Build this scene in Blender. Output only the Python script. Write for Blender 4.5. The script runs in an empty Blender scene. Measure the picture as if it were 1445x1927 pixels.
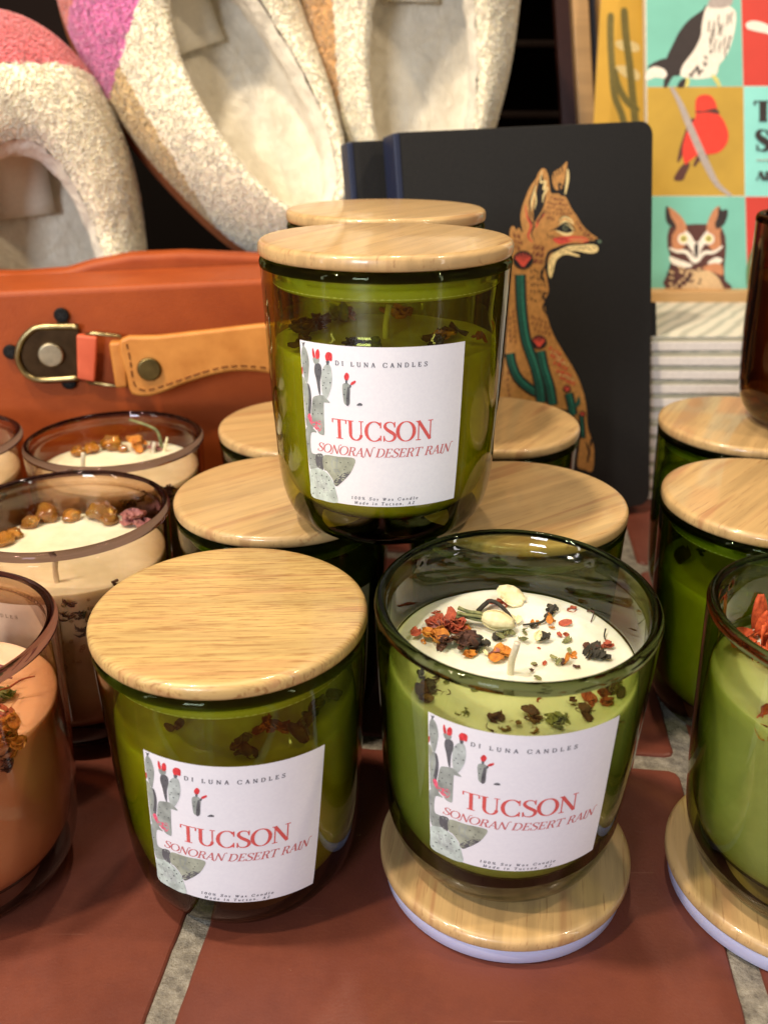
import bpy, bmesh, math, random
from math import sin, cos, pi, radians as rad
from mathutils import Vector as V, Matrix, noise
from mathutils.geometry import tessellate_polygon
random.seed(7)
S = bpy.context.scene; COL = S.collection
# ---------------------------------------------------------------- camera
FPX, PITCH, CAMH = 1716.3, rad(24.08), .2491
cam = bpy.data.cameras.new('camera'); co = bpy.data.objects.new('camera', cam); COL.objects.link(co)
cam.sensor_fit = 'VERTICAL'; cam.sensor_height = 24; cam.lens = FPX/1927*24; cam.clip_start = .01; cam.clip_end = 50
co.location = (0, 0, CAMH); co.rotation_euler = (pi/2-PITCH, 0, 0); S.camera = co
cam.dof.use_dof = True; cam.dof.focus_distance = .31; cam.dof.aperture_fstop = 4.5
cam.dof.aperture_fstop = 8
S.render.resolution_x, S.render.resolution_y = 767, 1024
# ---------------------------------------------------------------- world and lamps
w = bpy.data.worlds.new('World'); S.world = w; w.use_nodes = True
w.node_tree.nodes['Background'].inputs[0].default_value = (1, .90, .80, 1)
w.node_tree.nodes['Background'].inputs[1].default_value = .18
def lamp(name, loc, target, power, size, color, sy=None):
    l = bpy.data.lights.new(name, 'AREA'); l.energy = power; l.size = size; l.color = color
    if sy: l.shape = 'RECTANGLE'; l.size_y = sy
    o = bpy.data.objects.new(name, l); COL.objects.link(o); o.location = loc
    o.rotation_euler = (V(target)-V(loc)).to_track_quat('-Z', 'Y').to_euler(); return o
lamp('warm_spot', (-.62, -.12, 1.0), (0, .36, .08), 7.6, .05, (1, .82, .60))
lamp('warm_spot', (.60, .10, 1.10), (0, .36, .08), 4.4, .05, (1, .80, .56))
lamp('warm_spot', (.06, .66, 1.25), (.0, .32, .05), 4.2, .06, (1, .80, .58))
lamp('warm_spot', (-.35, .15, 1.15), (-.15, .68, .25), 11, .06, (1, .84, .64))  # added lamp, no source in view, brightens the slippers at the back
lamp('streak_light', (.95, -.50, .45), (.02, .33, .10), 1.6, .05, (1, .93, .84), .9)  # tall narrow pair, unseen, added for vertical streak reflections on the jars
lamp('streak_light', (-1.0, -.35, .45), (-.02, .33, .10), 1.4, .05, (1, .95, .88), .9)
lamp('shop_window', (-.55, -1.05, .55), (0, .3, .08), 16.5, .35, (.82, .88, 1), .5)
S.view_settings.view_transform = 'Standard'; S.view_settings.look = 'None'; S.view_settings.gamma = 1
S.view_settings.use_curve_mapping = False; S.view_settings.exposure = -0.08
cy = S.cycles; cy.max_bounces = 16; cy.transparent_max_bounces = 40; cy.transmission_bounces = 12; cy.use_denoising = True
cy.caustics_reflective = False; cy.caustics_refractive = False; cy.sample_clamp_indirect = 6

# ---------------------------------------------------------------- helpers
def ray(u, v):
    a = (u-722.5)/FPX; b = -(v-963.5)/FPX
    return V((a, cos(PITCH)+b*sin(PITCH), -sin(PITCH)+b*cos(PITCH)))
C0 = V((0, 0, CAMH))
def on_y(u, v, Y): r = ray(u, v); return C0+r*(Y/r.y)
def on_z(u, v, z): r = ray(u, v); return C0+r*((z-CAMH)/r.z)
def srgb(r, g, b):
    f = lambda c: (c/255/12.92 if c/255 < .04045 else ((c/255+.055)/1.055)**2.4)
    return (f(r), f(g), f(b), 1)
def mesh_obj(name, bm, mats, parent=None, smooth=True, loc=None):
    me = bpy.data.meshes.new(name); bm.to_mesh(me); bm.free()
    if not isinstance(mats, (list, tuple)): mats = [mats]
    for m in mats: me.materials.append(m)
    if smooth: me.polygons.foreach_set('use_smooth', [True]*len(me.polygons))
    o = bpy.data.objects.new(name, me); COL.objects.link(o)
    if parent: o.parent = parent
    if loc is not None: o.location = loc
    return o
def thing(name, label, cat, loc=(0, 0, 0), rz=0, group=None):
    o = bpy.data.objects.new(name, None); COL.objects.link(o); o.location = loc; o.rotation_euler = (0, 0, rz); o.empty_display_size = .01
    tag(o, label, cat, group); return o
def tag(o, label, cat, group=None):
    o['label'] = label; o['category'] = cat
    if group: o['group'] = group
    return o
def catmull(pts, n=5, closed=True):
    out = []; N = len(pts)
    for i in range(N if closed else N-1):
        g = lambda k: V(pts[(i+k) % N]) if closed else V(pts[max(0, min(N-1, i+k))])
        p0, p1, p2, p3 = g(-1), g(0), g(1), g(2)
        for j in range(n):
            t = j/n
            out.append(.5*((2*p1)+(p2-p0)*t+(2*p0-5*p1+4*p2-p3)*t*t+(3*p1-p0-3*p2+p3)*t**3))
    if not closed: out.append(V(pts[-1]))
    return out
def lathe(prof, n=96, bm=None, split=None):
    """prof: list of (r,z[,mat])"""
    bm = bm or bmesh.new(); rings = []
    for p in prof:
        r, z = p[0], p[1]
        rings.append([bm.verts.new((0, 0, z))] if r < 1e-6 else [bm.verts.new((r*cos(2*pi*i/n), r*sin(2*pi*i/n), z)) for i in range(n)])
    for k in range(len(rings)-1):
        a, b = rings[k], rings[k+1]; mi = prof[k+1][2] if len(prof[k+1]) > 2 else 0
        for i in range(n):
            j = (i+1) % n
            if len(a) == 1: f = bm.faces.new((a[0], b[j], b[i]))
            elif len(b) == 1: f = bm.faces.new((a[i], a[j], b[0]))
            else: f = bm.faces.new((a[i], a[j], b[j], b[i]))
            f.material_index = mi
    return bm
def tube(bm, pts, r, n=8, closed=False, mi=0, flat=1):
    pts = [V(p) for p in pts]; rr = r if isinstance(r, (list, tuple)) else [r]*len(pts); rings = []; N = len(pts)
    up = V((.13, .27, .95)).normalized()
    for i, p in enumerate(pts):
        t = ((pts[(i+1) % N]-pts[i-1]) if closed else (pts[min(N-1, i+1)]-pts[max(0, i-1)]))
        if t.length < 1e-9: t = V((0, 0, 1))
        t.normalize(); a = t.cross(up); a = a.normalized() if a.length > .05 else t.cross(V((1, 0, 0))).normalized(); b = t.cross(a)
        rings.append([bm.verts.new(p+rr[i]*(a*cos(2*pi*k/n)+flat*b*sin(2*pi*k/n))) for k in range(n)])
    for i in range(N if closed else N-1):
        a, b = rings[i], rings[(i+1) % N]
        for k in range(n):
            f = bm.faces.new((a[k], a[(k+1) % n], b[(k+1) % n], b[k])); f.material_index = mi
    if not closed:
        for R in (rings[0], rings[-1]):
            f = bm.faces.new(R); f.material_index = mi
    return bm
def box(bm, c, d, M=None, mi=0, bev=0):
    r = bmesh.ops.create_cube(bm, size=1); vs = r['verts']
    for v in vs:
        v.co = V((v.co.x*d[0], v.co.y*d[1], v.co.z*d[2]))
    fs = list({f for v in vs for f in v.link_faces})
    if bev:
        es = list({e for v in vs for e in v.link_edges})
        rb = bmesh.ops.bevel(bm, geom=es, offset=bev, segments=3, affect='EDGES', profile=.5)
        fs = [f for f in rb['faces']]; vs = list({v for f in fs for v in f.verts} | {v for v in vs if v.is_valid})
        fs = list({f for v in vs for f in v.link_faces})
    for v in vs:
        v.co += V(c)
        if M: v.co = M @ v.co
    for f in fs: f.material_index = mi
    return bm
# ---------------------------------------------------------------- materials
class NT:
    def __init__(s, name):
        s.m = bpy.data.materials.new(name); s.m.use_nodes = True; s.t = s.m.node_tree; s.p = s.t.nodes['Principled BSDF']; s.out = s.t.nodes['Material Output']
    def n(s, typ, **k):
        x = s.t.nodes.new(typ)
        for a, b in k.items():
            if a == 'i':
                for key, val in b.items():
                    if hasattr(val, 'links') or isinstance(val, bpy.types.NodeSocket): s.t.links.new(val, x.inputs[key])
                    else: x.inputs[key].default_value = val
            else: setattr(x, a, b)
        return x
    def math(s, op, a, b=0.0, c=None):
        x = s.n('ShaderNodeMath', operation=op)
        for i, q in enumerate([a, b] + ([c] if c is not None else [])):
            if isinstance(q, bpy.types.NodeSocket): s.t.links.new(q, x.inputs[i])
            else: x.inputs[i].default_value = q
        return x.outputs[0]
    def coord(s, scale=(1, 1, 1), kind='Object', rnd=False, rot=(0, 0, 0)):
        c = s.n('ShaderNodeTexCoord').outputs[kind]
        m = s.n('ShaderNodeMapping', i={'Vector': c, 'Scale': scale, 'Rotation': rot})
        if rnd:
            oi = s.n('ShaderNodeObjectInfo'); cb = s.n('ShaderNodeCombineXYZ', i={0: s.math('MULTIPLY', oi.outputs['Random'], 3.1), 1: s.math('MULTIPLY', oi.outputs['Random'], 7.3), 2: oi.outputs['Random']})
            s.t.links.new(cb.outputs[0], m.inputs['Location'])
        return m.outputs[0]
    def noise(s, vec, scale, detail=4, rough=.55, dist=0):
        return s.n('ShaderNodeTexNoise', i={'Vector': vec, 'Scale': scale, 'Detail': detail, 'Roughness': rough, 'Distortion': dist}).outputs['Fac']
    def ramp(s, fac, stops):
        r = s.n('ShaderNodeValToRGB', i={'Fac': fac}); e = r.color_ramp.elements
        while len(e) < len(stops): e.new(.5)
        for k, (p, c) in enumerate(stops): e[k].position = p; e[k].color = c if len(c) == 4 else (*c, 1)
        return r.outputs[0]
    def mix(s, fac, a, b, bt='MIX'):
        x = s.n('ShaderNodeMix', data_type='RGBA', blend_type=bt)
        for i, q in ((0, fac), (6, a), (7, b)):
            if isinstance(q, bpy.types.NodeSocket): s.t.links.new(q, x.inputs[i])
            else: x.inputs[i].default_value = q
        return x.outputs[2]
    def bump(s, h, strength, dist=.001):
        b = s.n('ShaderNodeBump', i={'Height': h, 'Strength': strength, 'Distance': dist}); s.t.links.new(b.outputs[0], s.p.inputs['Normal']); return b
    def set(s, **k):
        names = dict(col='Base Color', rough='Roughness', metal='Metallic', coat='Coat Weight', coatr='Coat Roughness', sss='Subsurface Weight', sssc='Subsurface Scale', trans='Transmission Weight', ior='IOR', sheen='Sheen Weight', spec='Specular IOR Level', alpha='Alpha')
        for a, b in k.items():
            i = s.p.inputs[names[a]]
            if isinstance(b, bpy.types.NodeSocket): s.t.links.new(b, i)
            else: i.default_value = b
        if 'sss' in k: s.p.inputs['Subsurface Radius'].default_value = (1, .7, .4)
        return s.m
_simple = {}
def flat(c, rough=.6, var=.12, scale=400, **k):
    key = (c, rough, var, scale, tuple(k.items()))
    if key in _simple: return _simple[key]
    t = NT('paint'); col = srgb(*c)
    nz = t.noise(t.coord(), scale, 3)
    d = tuple(x*(1-var) for x in col[:3])+(1,); l = tuple(min(1, x*(1+var)) for x in col[:3])+(1,)
    t.set(col=t.ramp(nz, [(.3, d), (.7, l)]), rough=rough, **k); _simple[key] = t.m; return t.m

def wood(name, base, dark, red, sc=1.0, coat=.6, dens=.53):
    t = NT(name); g = t.coord((6*sc, 130*sc, 40*sc), rnd=True); warp = t.coord((12, 30, 12), rnd=True)
    broad = t.noise(g, 1.0, 3, .6, .6)
    fine = t.noise(t.coord((70*sc, 1500*sc, 300), rnd=True), 1.0, 3, .7, .2)
    mid = t.noise(t.coord((20*sc, 420*sc, 120), rnd=True), 1.0, 3, .6, .4)
    c = t.ramp(broad, [(.38, red), (.46, base), (.53, base), (.62, tuple(x*.80 for x in base[:3])+(1,))])
    c = t.mix(t.ramp(mid, [(.35, (.55,)*3), (.6, (0, 0, 0))]), c, tuple(x*.72 for x in base[:3])+(1,))
    c = t.mix(t.ramp(fine, [(dens-.16, (.95,)*3), (dens-.03, (0, 0, 0))]), c, dark)
    t.set(col=c, rough=.38, coat=coat, coatr=.07, spec=.5); t.bump(fine, .05, .0003); return t.m
M_LID_Y = wood('yellow_bamboo', srgb(200, 168, 108), srgb(152, 112, 66), srgb(190, 148, 98), 1.25, coat=.25)
M_LID_T = wood('tan_bamboo', srgb(200, 165, 112), srgb(158, 120, 78), srgb(176, 134, 90), .6, coat=.45, dens=.46)
M_EASEL = wood('pine', srgb(200, 158, 104), srgb(160, 118, 70), srgb(190, 140, 92), .3, coat=.1, dens=.36)
def glassy(name, tint, thick=1.0, rough=.015, graz=4.0, f0=.045):
    t = NT(name); geo = t.n('ShaderNodeNewGeometry')
    d = t.n('ShaderNodeVectorMath', operation='DOT_PRODUCT', i={0: geo.outputs['Normal'], 1: geo.outputs['Incoming']}).outputs['Value']
    c = t.math('ABSOLUTE', d); q = t.math('SUBTRACT', 1.0, c)
    F = t.math('ADD', t.math('MULTIPLY', t.math('POWER', q, 5.0), 1-f0), f0)
    e = t.math('MULTIPLY', t.math('ADD', t.math('MULTIPLY', t.math('POWER', q, 2.2), graz), 1.0), thick)
    ch = [t.math('POWER', tint[k], e) for k in range(3)]
    cc = t.n('ShaderNodeCombineColor', i={0: ch[0], 1: ch[1], 2: ch[2]}).outputs[0]
    tr = t.n('ShaderNodeBsdfTransparent', i={0: cc}); sm = t.ramp(t.noise(t.coord(rnd=True), 90, 5, .65), [(.5, (rough,)*3), (.72, (rough+.13,)*3)]); gl = t.n('ShaderNodeBsdfGlossy', i={'Color': (1, 1, 1, 1), 'Roughness': sm})
    mx = t.n('ShaderNodeMixShader', i={0: F, 1: tr.outputs[0], 2: gl.outputs[0]}); t.t.links.new(mx.outputs[0], t.out.inputs[0]); return t.m
def realglass(name, c):
    t = NT(name); g = t.n('ShaderNodeBsdfGlass', i={'Color': c, 'Roughness': .02, 'IOR': 1.5}); t.t.links.new(g.outputs[0], t.out.inputs[0]); return t.m
G_GREEN = [glassy('green_glass', (.785, .80, .38)), realglass('green_glass_lip', (.24, .28, .18, 1)), glassy('green_glass_base', (.36, .42, .16), 1.3)]
G_SHADED = [glassy('shaded_green_glass', (.66, .71, .31)), realglass('rear_lip', (.3, .34, .22, 1)), glassy('rear_green_base', (.36, .42, .16), 1.3)]  # same green glass; shade on the rear jars is put into a darker tint
G_OLIVE = [glassy('pale_green_glass', (.775, .805, .60)), realglass('green_glass_lip', (.20, .22, .19, 1)), glassy('pale_green_glass_base', (.5, .55, .3), 1.3)]
G_SMOKE = [glassy('smoky_brown_glass', (.88, .81, .75)), realglass('smoky_lip', (.25, .19, .21, 1)), glassy('smoky_base', (.5, .40, .36), 1.2)]
G_AMBER = [glassy('dark_amber_glass', (.66, .52, .34)), realglass('amber_lip', (.25, .15, .1, 1)), glassy('amber_base', (.5, .3, .2), 1.2)]
def waxm(name, c, c2):
    t = NT(name); nz = t.noise(t.coord(rnd=True), 42, 5, .65)
    t.set(col=t.ramp(nz, [(.3, srgb(*c2)), (.65, srgb(*c))]), rough=.5, sss=.35, sssc=.006, coat=.15, coatr=.3); t.bump(t.noise(t.coord(), 300, 3), .15, .0005); return t.m
W_CREAM = waxm('cream_wax', (238, 230, 202), (208, 198, 164))
W_WHITE = waxm('white_wax', (234, 234, 222), (206, 206, 186))
W_PEACH = waxm('peach_wax', (248, 202, 166), (236, 182, 144))
t = NT('silicone'); M_SIL = t.set(col=(.48, .48, .66, 1), rough=.35, sss=.3, sssc=.003)
t = NT('silicone_green'); M_SILG = t.set(col=(.78, .86, .70, 1), rough=.35)
t = NT('label_paper'); t.bump(t.noise(t.coord(), 60, 3), .12, .0012); M_PAPER = t.set(col=t.ramp(t.noise(t.coord(), 900, 3), [(.3, (.81, .81, .85, 1)), (.7, (.85, .85, .88, 1))]), rough=.42, coat=.1, coatr=.3)
t = NT('wick_cotton'); M_WICK = t.set(col=srgb(215, 205, 185), rough=.8); t.bump(t.noise(t.coord(), 1500, 2), .5)

# ---------------------------------------------------------------- serif lettering as small polygons
def ribbon(path, widths):
    L, R = [], []
    for i, p in enumerate(path):
        d = (V(path[min(len(path)-1, i+1)])-V(path[max(0, i-1)])).normalized(); nn = V((-d.y, d.x)); w_ = widths[i]/2
        L.append(V(p)+nn*w_); R.append(V(p)-nn*w_)
    return [(L[i], L[i+1], R[i+1], R[i]) for i in range(len(path)-1)]
def ln(x0, y0, x1, y1, w_): return ribbon([V((x0, y0)), V((x1, y1))], [w_, w_])
def arc(cx, cyy, rx, ry, a0, a1, th, tn, n=14):
    P = []; W = []
    for i in range(n+1):
        a = rad(a0+(a1-a0)*i/n); P.append(V((cx+rx*cos(a), cyy+ry*sin(a)))); W.append(tn+(th-tn)*abs(cos(a))**1.4)
    return ribbon(P, W)
def path(pts, ws, n=5):
    P = catmull([(x, y, 0) for x, y in pts], n, False); W = []
    for i in range(len(P)):
        f = i/n; k = min(int(f), len(ws)-2); W.append(ws[k]+(ws[k+1]-ws[k])*(f-k))
    return ribbon([V((p.x, p.y)) for p in P], W)
def glyph(c, th=.15, tn=.035):
    s = tn*1.0; h2 = th/2; q = []
    def serif(x, y, wd=.13): return ln(x-wd, y, x+wd, y, s)
    if c == 'T': q = ln(.36, 0, .36, 1, th)+ln(.02, .985, .70, .985, s)+ln(.03, 1, .03, .80, s*1.3)+ln(.69, 1, .69, .80, s*1.3)+serif(.36, s/2, .17); a = .74
    elif c == 'U': q = ln(.16, .3, .16, 1, th)+ln(.66, .3, .66, 1, s*1.2)+serif(.16, 1-s/2, .15)+serif(.66, 1-s/2, .11)+arc(.41, .30, .25, .29, 180, 360, th*.9, tn*1.3)[:]; a = .82
    elif c == 'C': q = arc(.44, .5, .37, .5, 42, 318, th*1.05, tn)+ln(.73, .98, .73, .68, s*1.3)+ln(.73, .02, .73, .30, s*1.3); a = .82
    elif c == 'S': q = path([(.53, .76), (.47, .93), (.31, .99), (.15, .92), (.10, .76), (.20, .61), (.36, .49), (.52, .36), (.55, .20), (.46, .06), (.29, .01), (.13, .07), (.06, .26)], [tn, tn, tn*1.2, th*.6, th*.9, th, th*1.1, th, th*.9, th*.6, tn*1.2, tn, tn])+ln(.54, 1, .54, .72, s*1.2)+ln(.06, 0, .06, .29, s*1.2); a = .62
    elif c == 'O': q = arc(.44, .5, .38, .5, 0, 360, th*1.05, tn, 26); a = .88
    elif c == 'N': q = ln(.14, 0, .14, 1, s*1.2)+ln(.13, .99, .70, .02, th)+ln(.71, 0, .71, 1, s*1.2)+serif(.14, s/2, .12)+ln(.01, 1-s/2, .2, 1-s/2, s)+serif(.71, 1-s/2, .12); a = .84
    elif c == 'n': q = ln(.14, 0, .14, 1, s*1.2)+ln(.13, .99, .66, .02, th)+ln(.67, 0, .67, .95, s*1.2)+path([(.67, .9), (.70, 1.06), (.80, 1.12), (.88, 1.06)], [s*1.2, s, s, s*2])+path([(.14, .1), (.10, -.06), (.0, -.08), (-.05, .0)], [s*1.2, s, s, s*2]); a = .80
    elif c == 'R': q = ln(.17, 0, .17, 1, th)+serif(.17, s/2, .14)+ln(.04, 1-s/2, .4, 1-s/2, s)+arc(.36, .76, .21, .235, 90, -90, th, tn)+ln(.2, .52, .4, .52, s)+path([(.38, .52), (.50, .36), (.60, .1), (.74, .02)], [tn, th, th, tn]); a = .74
    elif c == 'A': q = ln(.10, .02, .38, 1, s*1.2)+ln(.37, .99, .66, .02, th)+ln(.2, .33, .56, .33, s)+serif(.10, s/2, .1)+serif(.66, s/2, .13); a = .76
    elif c == 'D': q = ln(.17, 0, .17, 1, th)+ln(.03, s/2, .38, s/2, s)+ln(.03, 1-s/2, .38, 1-s/2, s)+arc(.36, .5, .37, .485, 90, -90, th, tn); a = .82
    elif c == 'E': q = ln(.17, 0, .17, 1, th)+ln(.03, s/2, .60, s/2, s)+ln(.03, 1-s/2, .57, 1-s/2, s)+ln(.2, .52, .44, .52, s)+ln(.58, 0, .6, .26, s*1.3)+ln(.56, 1, .56, .78, s*1.3)+ln(.44, .42, .44, .62, s); a = .68
    elif c == 'I': q = ln(.16, 0, .16, 1, th)+serif(.16, s/2, .14)+serif(.16, 1-s/2, .14); a = .34
    elif c == 'L': q = ln(.17, 0, .17, 1, th)+ln(.03, s/2, .58, s/2, s)+serif(.17, 1-s/2, .14)+ln(.57, 0, .59, .28, s*1.3); a = .64
    elif c == 'W': q = ln(.04, 1, .26, .02, th)+ln(.26, .02, .46, .95, s)+ln(.42, 1, .64, .02, th)+ln(.64, .02, .86, 1, s); a = .92
    elif c == 'M': q = ln(.1, 0, .14, 1, s)+ln(.14, .98, .42, .05, th)+ln(.42, .05, .72, 1, s)+ln(.74, 0, .74, 1, th)+serif(.1, s/2, .1)+serif(.74, s/2, .12); a = .9
    elif c == 'Z': q = ln(.06, 1-s/2, .6, 1-s/2, s)+ln(.56, .98, .08, .02, th)+ln(.04, s/2, .62, s/2, s); a = .68
    elif c == '1': q = ln(.25, 0, .25, 1, th)+serif(.25, s/2, .16)+ln(.08, .82, .25, .98, s); a = .5
    elif c == '0': q = arc(.28, .5, .22, .5, 0, 360, th, tn, 18); a = .58
    elif c == '%': q = arc(.2, .75, .14, .22, 0, 360, th*.6, tn, 12)+arc(.62, .25, .14, .22, 0, 360, th*.6, tn, 12)+ln(.15, 0, .68, 1, s); a = .84
    elif c == 'o': q = arc(.27, .32, .22, .32, 0, 360, th, tn, 16); a = .55
    elif c == 'e': q = arc(.27, .32, .22, .32, 0, 320, th, tn, 16)+ln(.06, .34, .48, .34, s); a = .54
    elif c == 'c': q = arc(.27, .32, .22, .32, 45, 315, th, tn, 14); a = .5
    elif c == 'a': q = arc(.24, .2, .18, .2, 0, 360, th*.8, tn, 14)+ln(.44, 0, .44, .5, th)+arc(.27, .47, .17, .17, 0, 150, th*.6, tn, 8); a = .56
    elif c == 'd': q = arc(.24, .32, .2, .32, 0, 360, th, tn, 14)+ln(.46, 0, .46, 1, th); a = .58
    elif c == 'l': q = ln(.14, 0, .14, 1, th)+serif(.14, s/2, .12); a = .3
    elif c == 'i': q = ln(.14, 0, .14, .62, th)+ln(.14, .8, .14, .95, th)+serif(.14, s/2, .12); a = .3
    elif c == 'm_': q = []; a = .3
    elif c == 'u': q = ln(.12, .2, .12, .64, th)+arc(.28, .2, .16, .19, 180, 360, th, tn, 8)+ln(.46, 0, .46, .64, th); a = .58
    elif c == 'r': q = ln(.12, 0, .12, .64, th)+arc(.3, .42, .17, .2, 150, 50, th, tn, 6); a = .45
    elif c == 's': q = path([(.36, .52), (.2, .64), (.06, .5), (.2, .34), (.36, .18), (.2, 0), (.04, .12)], [tn, tn, th, th, th, tn, tn], 3); a = .44
    elif c == 'x': q = ln(.04, .64, .42, 0, th)+ln(.42, .64, .04, 0, s); a = .48
    elif c == 'y': q = ln(.04, .64, .24, .05, th)+ln(.44, .64, .12, -.25, s); a = .48
    elif c == 'h': q = []; a = .3
    elif c == 'k': q = ln(.12, 0, .12, .64, th)+arc(.28, .42, .17, .21, 180, 0, th, tn, 8)+ln(.45, 0, .45, .42, th); a = .58   # lower-case n
    elif c == ',': q = ln(.12, .08, .06, -.14, th); a = .25
    elif c == '.': q = ln(.12, 0, .12, .12, th); a = .25
    else: a = .32
    return q, a
def text_polys(txt, x0, x1, ybase, cap, th, tn, shear=0, track=0):
    gl = [glyph(c, th, tn) for c in txt]; tot = sum(a for _, a in gl)+track*(len(gl)-1); sx = (x1-x0)/tot; x = 0; out = []
    for k, (q, a) in enumerate(gl):
        out += [[V((x0+(p.x+x+shear*p.y*cap/sx)*sx, ybase+p.y*cap)) for p in quad] for quad in q]; x += a+track
    return out
# ---------------------------------------------------------------- flat art: coloured polygons laid on a surface
class Art:
    """collects polygons in 2-D and maps them on a surface, every polygon a few microns above the last"""
    def __init__(s, mapper, maxlen=.0025, base=.00006, step=.0000012, cyc=0): s.cyc = cyc; s.bm = bmesh.new(); s.map = mapper; s.k = 0; s.mats = []; s.ml = maxlen; s.base = base; s.step = step
    def mi(s, m):
        if m not in s.mats: s.mats.append(m)
        return s.mats.index(m)
    def poly(s, pts, m, smooth=0, same=False):
        pts = [V((p[0], p[1], 0)) for p in pts]
        if smooth: pts = catmull(pts, smooth)
        tris = tessellate_polygon([pts]); b = bmesh.new(); vs = [b.verts.new(p) for p in pts]
        for t_ in tris:
            try: b.faces.new([vs[i] for i in t_])
            except ValueError: pass
        for _ in range(6):
            es = [e for e in b.edges if e.calc_length() > s.ml]
            if not es: break
            bmesh.ops.subdivide_edges(b, edges=es, cuts=1); bmesh.ops.triangulate(b, faces=[f for f in b.faces if len(f.verts) > 3])
        if not same: s.k += 1
        off = s.base+s.step*(s.k % s.cyc if s.cyc else s.k); mi = s.mi(m); mp = {v: s.bm.verts.new(s.map(v.co.x, v.co.y, off)) for v in b.verts}
        for f in b.faces: g = s.bm.faces.new([mp[v] for v in f.verts]); g.material_index = mi
        b.free()
    def build(s, name, parent): return mesh_obj(name, s.bm, s.mats, parent)

# label picture traced in its own units, 0..1 wide and 0..1 high (v down)
def lab_uv(x, y):
    q = (y-75)/1255; xl = 60+80*q; xr = 1355-20*q; yt = 75+57*(1-((x-705)/648)**2); yb = 1325+97*(1-((x-738)/598)**2)
    return ((x-xl)/(xr-xl), (y-yt)/(yb-yt))
def ink(*c, var=.1): return flat(c, .5, var, 900)
I_RED = ink(214, 92, 88); I_PINKRED = ink(200, 110, 110); I_GREY = ink(78, 78, 88); I_FLOWER = ink(214, 62, 66, var=.3); I_PINK = ink(222, 96, 120, var=.3)
def cact(c): return flat(c, .5, .28, 260)
K1, K2, K3, K4, K5 = cact((150, 158, 152)), cact((178, 188, 184)), cact((92, 94, 98)), cact((160, 166, 148)), cact((190, 204, 196)); KD = ink(50, 50, 56)
LABEL_ART = [
 (K4, [(78, 350), (105, 372), (120, 430), (116, 560), (104, 600), (94, 520), (84, 430)]),
 (K1, [(95, 122), (126, 150), (148, 230), (145, 310), (130, 397), (106, 370), (84, 290), (74, 200), (80, 145)]),
 (K3, [(78, 92), (92, 98), (112, 94), (104, 112), (100, 124), (90, 122), (88, 106)]),
 (K1, [(116, 402), (150, 420), (164, 500), (160, 620), (158, 660), (172, 710), (180, 758), (140, 760), (112, 722), (102, 600), (94, 480)]),
 (K3, [(134, 405), (152, 425), (166, 500), (162, 600), (150, 650), (128, 640), (140, 560), (142, 480)]),
 (K3, [(222, 248), (255, 265), (262, 320), (250, 390), (250, 494), (234, 470), (216, 380), (198, 312), (202, 265)]),
 (K1, [(188, 208), (240, 214), (236, 248), (204, 256), (190, 236)]),
 (I_FLOWER, [(182, 140), (194, 152), (206, 204), (190, 210), (180, 180)]),
 (I_FLOWER, [(228, 146), (244, 165), (242, 212), (214, 216), (210, 172)]),
 (K2, [(310, 255), (338, 280), (349, 350), (344, 430), (312, 516), (286, 520), (264, 462), (258, 360), (272, 292)]),
 (K3, [(300, 232), (326, 236), (320, 262), (306, 262)]),
 (I_FLOWER, [(292, 196), (306, 172), (330, 170), (348, 184), (350, 214), (346, 236), (322, 232), (304, 236), (296, 220)]),
 (K1, [(200, 502), (268, 495), (308, 528), (332, 555), (290, 552), (280, 566), (282, 700), (284, 800), (262, 810), (228, 790), (212, 745), (176, 735), (166, 640), (171, 570), (180, 520)]),
 (I_PINK, [(128, 655), (150, 635), (166, 665), (182, 702), (216, 698), (250, 698), (262, 745), (246, 780), (215, 770), (186, 742), (150, 704)]),
 (K1, [(106, 762), (160, 746), (214, 788), (158, 797), (156, 940), (200, 966), (266, 972), (268, 1098), (220, 1080), (152, 1094), (132, 1060), (116, 960)]),
 (K3, [(206, 970), (266, 974), (268, 1098), (224, 1080), (200, 1040)]),
 (K4, [(274, 980), (400, 990), (528, 1005), (520, 1080), (482, 1150), (422, 1214), (380, 1242), (346, 1172), (302, 1112), (274, 1092)]),
 (K3, [(380, 1242), (362, 1200), (420, 1150), (440, 1130), (500, 1118), (470, 1165), (422, 1214)]),
 (K1, [(352, 1010), (400, 1006), (390, 1080), (420, 1130), (370, 1120), (346, 1060)]),
 (K5, [(150, 1092), (200, 1084), (260, 1100), (320, 1146), (360, 1220), (382, 1300), (385, 1388), (250, 1364), (143, 1322), (128, 1200), (132, 1120)]),
 (K2, [(180, 1150), (250, 1150), (300, 1200), (320, 1290), (270, 1300), (220, 1270), (190, 1220)]),
 (K1, [(440, 406), (470, 402), (490, 430), (489, 500), (487, 568), (450, 565), (436, 500), (430, 430)]),
 (K3, [(470, 440), (486, 450), (485, 566), (462, 566)]),
 (I_FLOWER, [(462, 322), (482, 345), (472, 380), (452, 380), (444, 350)]),
 (I_FLOWER, [(500, 396), (527, 382), (530, 398), (508, 416), (492, 414)]),
 (K3, [(454, 380), (468, 382), (466, 404), (456, 402)]), (K3, [(490, 414), (500, 422), (492, 440), (482, 432)]),
 (K3, [(540, 575), (560, 556), (580, 562), (580, 576)]),
 (I_FLOWER, [(66, 278), (84, 280), (84, 322), (70, 326)]),
]
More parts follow.
